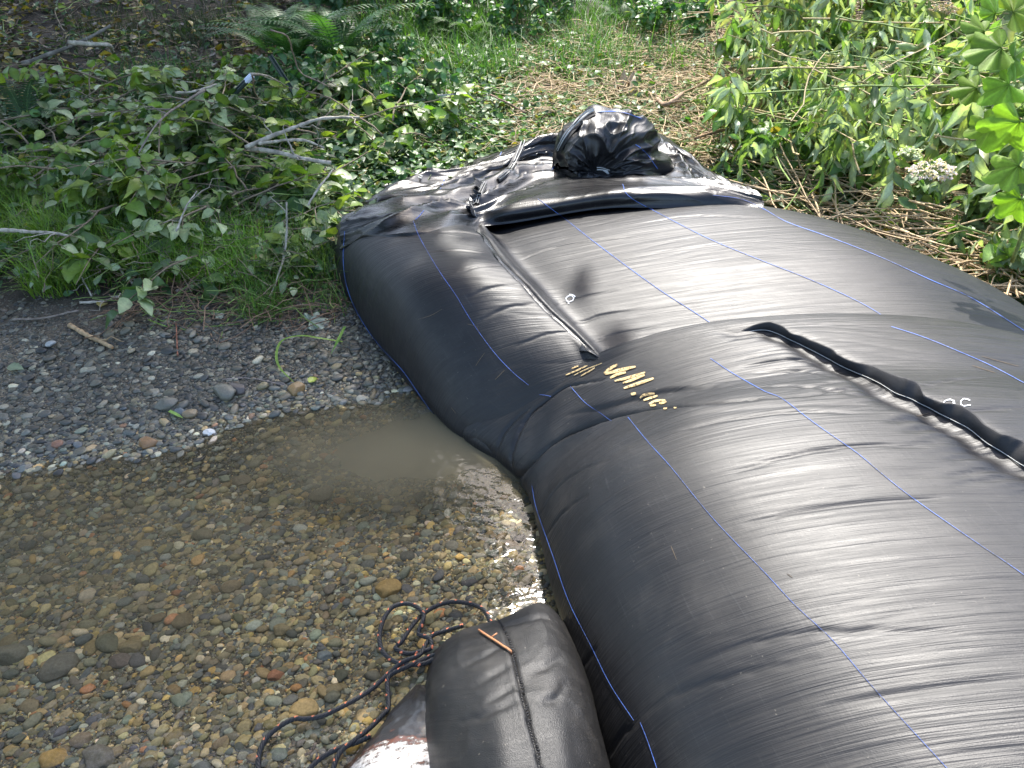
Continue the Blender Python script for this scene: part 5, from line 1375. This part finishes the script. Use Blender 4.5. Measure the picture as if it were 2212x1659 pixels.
# backdrop thickets
for k, (cx, cy, rx, ry, hz, nl, lab, base, sz) in enumerate([
    (-1.1, 6.9, 1.0, .7, .8, 2600, "weedy nettle-like thicket behind the tall ferns", ((.04, .10, .035), (.05, .12, .045)), .075),
    (.2, 7.2, 1.1, .7, .8, 3000, "dense green thicket at the top centre left", ((.04, .10, .035), (.06, .13, .045)), .075),
    (1.7, 7.4, 1.1, .7, .8, 3000, "bramble thicket with small white flowers at the top centre", ((.06, .12, .04), (.08, .15, .05)), .07),
    (3.1, 7.9, 1.1, .8, 1.0, 2600, "bramble mound over dark gaps at the top right of centre", ((.07, .13, .045), (.09, .16, .06)), .07),
    (.6, 9.0, 2.2, .9, 1.4, 3200, "tall hedge of leaves behind the thickets", ((.035, .08, .03), (.05, .11, .04)), .10),
    (4.8, 9.0, 2.0, 1.2, 1.8, 3000, "tall hedge of leaves behind the elder bushes", ((.05, .11, .03), (.07, .14, .05)), .10)]):
    bush("bramble_bush" if 'bramble' in lab else "bush", lab, cx, cy, rx, ry, hz, rh, 40, nl, sz, base, (ALD, ALD_F), pale=.12, palec=(.13, .19, .10), droop=.25, flat=.4)
# low weeds round the clearing's back edge
for k, (px, py, lab) in enumerate([(800, 150, "leafy weed patch right of the ferns"), (960, 60, "leafy weed patch behind the log end"), (1120, 80, "leafy weed patch behind the clearing's middle"), (1450, 80, "leafy weed patch in front of the bramble thicket"),
                                    (700, 210, "broad-leaved weeds beside the plain stake"), (850, 260, "young leafy weeds in the clearing's left part")]):
    g = ground_at(px, py); bush("weed_clump", lab, g[0], g[1], .45, .35, .35, rh, 22, 520, .055, ((.05, .12, .035), (.07, .15, .045)), (ALD, ALD_F), cat="weeds", pale=.15, droop=.1, clump=5)

# bright lobed-leaf sapling at the right edge
def sapling(label, stemp, leaves):
    rs_ = np.random.default_rng(71); C = resample(np.array(stemp), 24); root = empty("thimbleberry", tuple(C[0]))
    b = Bag(); V, F = tube(C, np.linspace(.008, .003, 24), 7); b.add(V, F, (.2, .26, .08))
    L = Leaves(MAP, MAP_F); L.base = ((.16, .26, .03), (.19, .30, .04), (.13, .24, .03))
    for (px, py, dist, size, ang, tl) in leaves:
        d = ray(px, py); c = np.array([0, 0, CAM_H]) + d * dist
        k = np.argmin(np.linalg.norm(C - c, axis=1)); dirn = np.array([math.cos(R(ang)), .25 * math.sin(R(tl)), math.sin(R(ang))]); dirn /= np.linalg.norm(dirn)
        base = c - dirn * size * .45
        V, F = tube(resample(np.array([C[k], (C[k] + base) / 2 + [0, 0, .03], base + dirn * size * .3]), 8), .0018, 5); b.add(V, F, (.22, .30, .08))
        L.add(base[None], dirn[None], np.array([[.15, -.75 + .5 * math.sin(R(tl)), .75]]), np.array([size]))
    b.build("stems", MAT['bark'], root); V, F, Cc = L.arrays(rs_, var=.1); add_child("foliage", V, F, MAT['leaf_shiny'], root, cols=Cc)
    tag(root, label, "plant")
sapling("bright yellow-green plant with broad lobed leaves at the right edge", [(1.95, 2.65, .3), (1.85, 2.55, .7), (1.75, 2.5, 1.0), (1.68, 2.5, 1.3)],
        [(2145, 105, 2.3, .15, 190, 30), (2120, 62, 2.35, .10, 150, 10), (2165, 190, 2.3, .13, 215, 40), (2190, 280, 2.25, .17, 250, 20), (2185, 360, 2.3, .13, 200, 40), (2200, 130, 2.3, .12, 330, 0),
         (2130, 275, 2.4, .11, 200, 10), (2205, 20, 2.3, .14, 20, 0), (2150, 20, 2.4, .10, 120, 0), (2195, 440, 2.35, .12, 240, 10), (2100, 190, 2.45, .10, 180, 10)])

# pale flower heads
def flower_head(px, py, dist, rad, label, col=(.72, .62, .66), seed=0, n=60):
    r_ = np.random.default_rng(seed + 7); c = np.array([0, 0, CAM_H]) + ray(px, py) * dist; root = empty("flower_head", tuple(c - [0, 0, rad])); b = Bag()
    for k in range(n):
        d = r_.normal(size=3); d[2] = abs(d[2]) * .6; d /= np.linalg.norm(d); p = c + d * rad * np.array([1.1, .8, .7]) * r_.uniform(.6, 1)
        V, F = tube(np.array([c - [0, 0, rad * .6], (c + p) / 2, p]), .0009, 4, False); b.add(V, F, (.2, .26, .1))
    b.build("flower_stalks", MAT['straw'], root)
    L = Leaves(SML, SML_F); L.base = (col, tuple(x * .85 for x in col)); P = []; 
    for k in range(n):
        d = r_.normal(size=3); d[2] = abs(d[2]) * .6; d /= np.linalg.norm(d); p = c + d * rad * np.array([1.1, .8, .7]) * r_.uniform(.7, 1.05); P += [p] * 5
    P = np.array(P); L.add(P, rnd_dirs(r_, len(P), .5), rnd_up(r_, len(P), .5), np.full(len(P), rad * .17)); V, F, C = L.arrays(r_, rib=1.0); add_child("petals", V, F, MAT['leaf'], root, cols=C)
    tag(root, label, "flower"); return root
flower_head(2010, 375, 2.75, .075, "pinkish-white flower head hanging by the right bushes, biggest of them", seed=1, n=90)
flower_head(1965, 335, 2.9, .045, "smaller pale flower head above the biggest one", (.66, .66, .55), 2, 50)
flower_head(1480 + 680, 300, 3.0, .03, "tiny pale flower cluster near the lobed leaves", (.6, .6, .45), 3, 30)
flower_head(1800, 130, 4.2, .07, "greenish-cream elder flower cluster high on the right", (.42, .46, .25), 4, 60)
flower_head(2040, 25, 4.0, .07, "brownish seed cluster at the top right", (.42, .30, .24), 5, 60)
flower_head(1900, 145, 3.9, .05, "brown-cream seed cluster left of the lobed leaves", (.38, .30, .22), 6, 50)

# single leaves and blades lying on the gravel
def single_leaf(px, py, size, az, col, label, tpl=(ALD, ALD_F), z=.012, mat='leaf', tilt=.15):
    g = ground_at(px, py); d = np.array([[math.cos(R(az)), math.sin(R(az)), tilt]]); L = Leaves(*tpl); L.base = col; L.add((g + [0, 0, z])[None], d, np.array([[.1, -.2, 1.]]), np.array([size]))
    r_ = np.random.default_rng(int(px)); V, F, C = L.arrays(r_, var=.05); o = add_mesh("leaf", V, F, MAT[mat], cols=C); tag(o, label, "leaf")
single_leaf(655, 705, .10, 20, (.30, .34, .26), "pale grey-green lobed leaf upside down on the soil beside the farther tube", (MAP, MAP_F), .02)
single_leaf(218, 668, .065, 90, (.30, .24, .09), "yellowed oval leaf on the soil by the white twigs")
single_leaf(500, 620, .075, 70, (.42, .46, .38), "whitish upturned leaf hanging over the soil edge", (MAP, MAP_F), .05)
single_leaf(668, 832, .045, 60, (.28, .34, .05), "small yellow-green leaf beside the upright brown stone")
single_leaf(20, 798, .06, -10, (.20, .26, .15), "pale green leaf scrap on the gravel at the left")
single_leaf(460, 690, .05, 40, (.34, .38, .3), "pale toothed leaf on the soil left of centre", (MAP, MAP_F))
def blade(pts, w, col, label, name="grass_blade"):
    P3 = np.array([(lambda g, h: at(q[0], q[1], g[2] + h))(ground_at(q[0], q[1]), q[2]) for q in pts]); C = resample(P3, 40); T = np.gradient(C, axis=0); S_ = np.cross(T, [0, 0, 1.]); S_ /= np.linalg.norm(S_, axis=1, keepdims=True)
    t = np.linspace(0, 1, 40); hw = (w * np.minimum(1, (1 - t) * 3 + .1) / 2)[:, None]; V = np.stack([C - S_ * hw, C + [0, 0, -.001], C + S_ * hw], 1).reshape(-1, 3)
    o = add_mesh(name, V, grid_faces(40, 3), MAT['grass'], cols=np.tile(np.array(col), (len(V), 1))); tag(o, label, "blade of grass")
blade([(740, 738, .03), (690, 730, .05), (650, 725, .05), (610, 735, .04), (597, 765, .03), (605, 795, .02), (640, 830, .01)], .010, (.20, .32, .06), "long folded green blade arching over the gravel next to the farther tube")
blade([(745, 705, .03), (730, 735, .04), (715, 765, .01)], .012, (.18, .34, .06), "short bright green blade tucked at the farther tube's side")
blade([(365, 887, .015), (378, 893, .018), (395, 903, .012)], .012, (.26, .42, .10), "short lime-green blade scrap on the gravel bar")
blade([(320, 690, .01), (345, 700, .02), (375, 710, .01)], .006, (.18, .3, .06), "thin green blade at the edge of the soil")

# ------------------------------------------------------------------ trees overhanging the left bank (mostly overhead)
def tree(x, y, h, crown, r_, label, nleaf=5200, trunk_r=.16, size=.16, col=((.04, .09, .025), (.055, .11, .03))):
    gz = float(height(x, y)); root = empty("alder_tree", (x, y, gz)); b = Bag(); cx, cy, cz, rx, ry, rz = crown
    C = resample(np.array([(x, y, gz - .1), (x + .1, y, gz + h * .35), ((x + cx) / 2, (y + cy) / 2, gz + h * .7), (cx, cy, cz + rz * .5)]), 24)
    V, F = tube(C, np.linspace(trunk_r, .03, 24), 12); b.add(V, F, (.16, .15, .13)); b.build("trunk", MAT['bark'], root)
    b = Bag(); limbs = []
    for k in range(22):
        c0 = C[r_.integers(8, 23)]; d = r_.normal(size=3); d /= np.linalg.norm(d); e = np.array([cx, cy, cz]) + d * np.array([rx, ry, rz]) * r_.uniform(.5, .95); t = np.linspace(0, 1, 10)[:, None]
        Q = c0 * (1 - t) + e * t; Q[:, 2] += .3 * np.sin(t[:, 0] * np.pi); Q += np.cumsum(r_.normal(0, .03, Q.shape), 0); V, F = tube(Q, np.linspace(.05, .01, 10), 6, False); b.add(V, F, (.16, .14, .12)); limbs.append(Q)
    b.build("limbs", MAT['bark'], root)
    P = []
    for k in range(nleaf // 24):
        d = r_.normal(size=3); d /= np.linalg.norm(d); c = np.array([cx, cy, cz]) + d * np.array([rx, ry, rz]) * r_.random() ** .4; P.append(c + r_.normal(0, .22, (24, 3)))
    P = np.vstack(P); n = len(P); L = Leaves(SML, SML_F); L.base = col; L.add(P, rnd_dirs(r_, n, .5), rnd_up(r_, n, .7), size * r_.uniform(.7, 1.3, n)); V, F, Cc = L.arrays(r_); add_child("crown", V, F, MAT['leaf'], root, cols=Cc)
    tag(root, label, "tree"); return root
rt = np.random.default_rng(81)
tree(-4.6, 7.6, 7, (-2.9, 8.5, 6.1, 2.0, 1.5, 1.0), rt, "alder tree leaning over the brush pile from the left bank", 4200)
tree(-6.2, 5.6, 7, (-2.45, 5.9, 6.0, 2.45, 1.9, 1.0), rt, "slender alder tree stretching its crown over the pool", 19000)
tree(-5.0, 11.5, 9, (-3.4, 10.6, 7.5, 2.7, 3.0, 1.8), rt, "tall alder tree at the back of the left bank", 6500)
tree(-8.0, 6.5, 8, (-6.6, 6.0, 5.5, 2.8, 3.6, 2.8), rt, "alder tree standing far left of the pool", 14000)
tree(-7.5, -.5, 8, (-6.0, .0, 5.5, 2.6, 3.2, 3.0), rt, "alder tree behind the left shore", 7000)
tree(-1.5, 16.0, 9, (-1.8, 15.5, 5.5, 3.2, 2.0, 4.0), rt, "alder tree closing the view behind the thickets", 8000, size=.2)
tree(7.5, 13.0, 8, (7.0, 12.5, 4.5, 3.0, 2.5, 3.5), rt, "alder tree far behind the right bushes", 7000, size=.2)
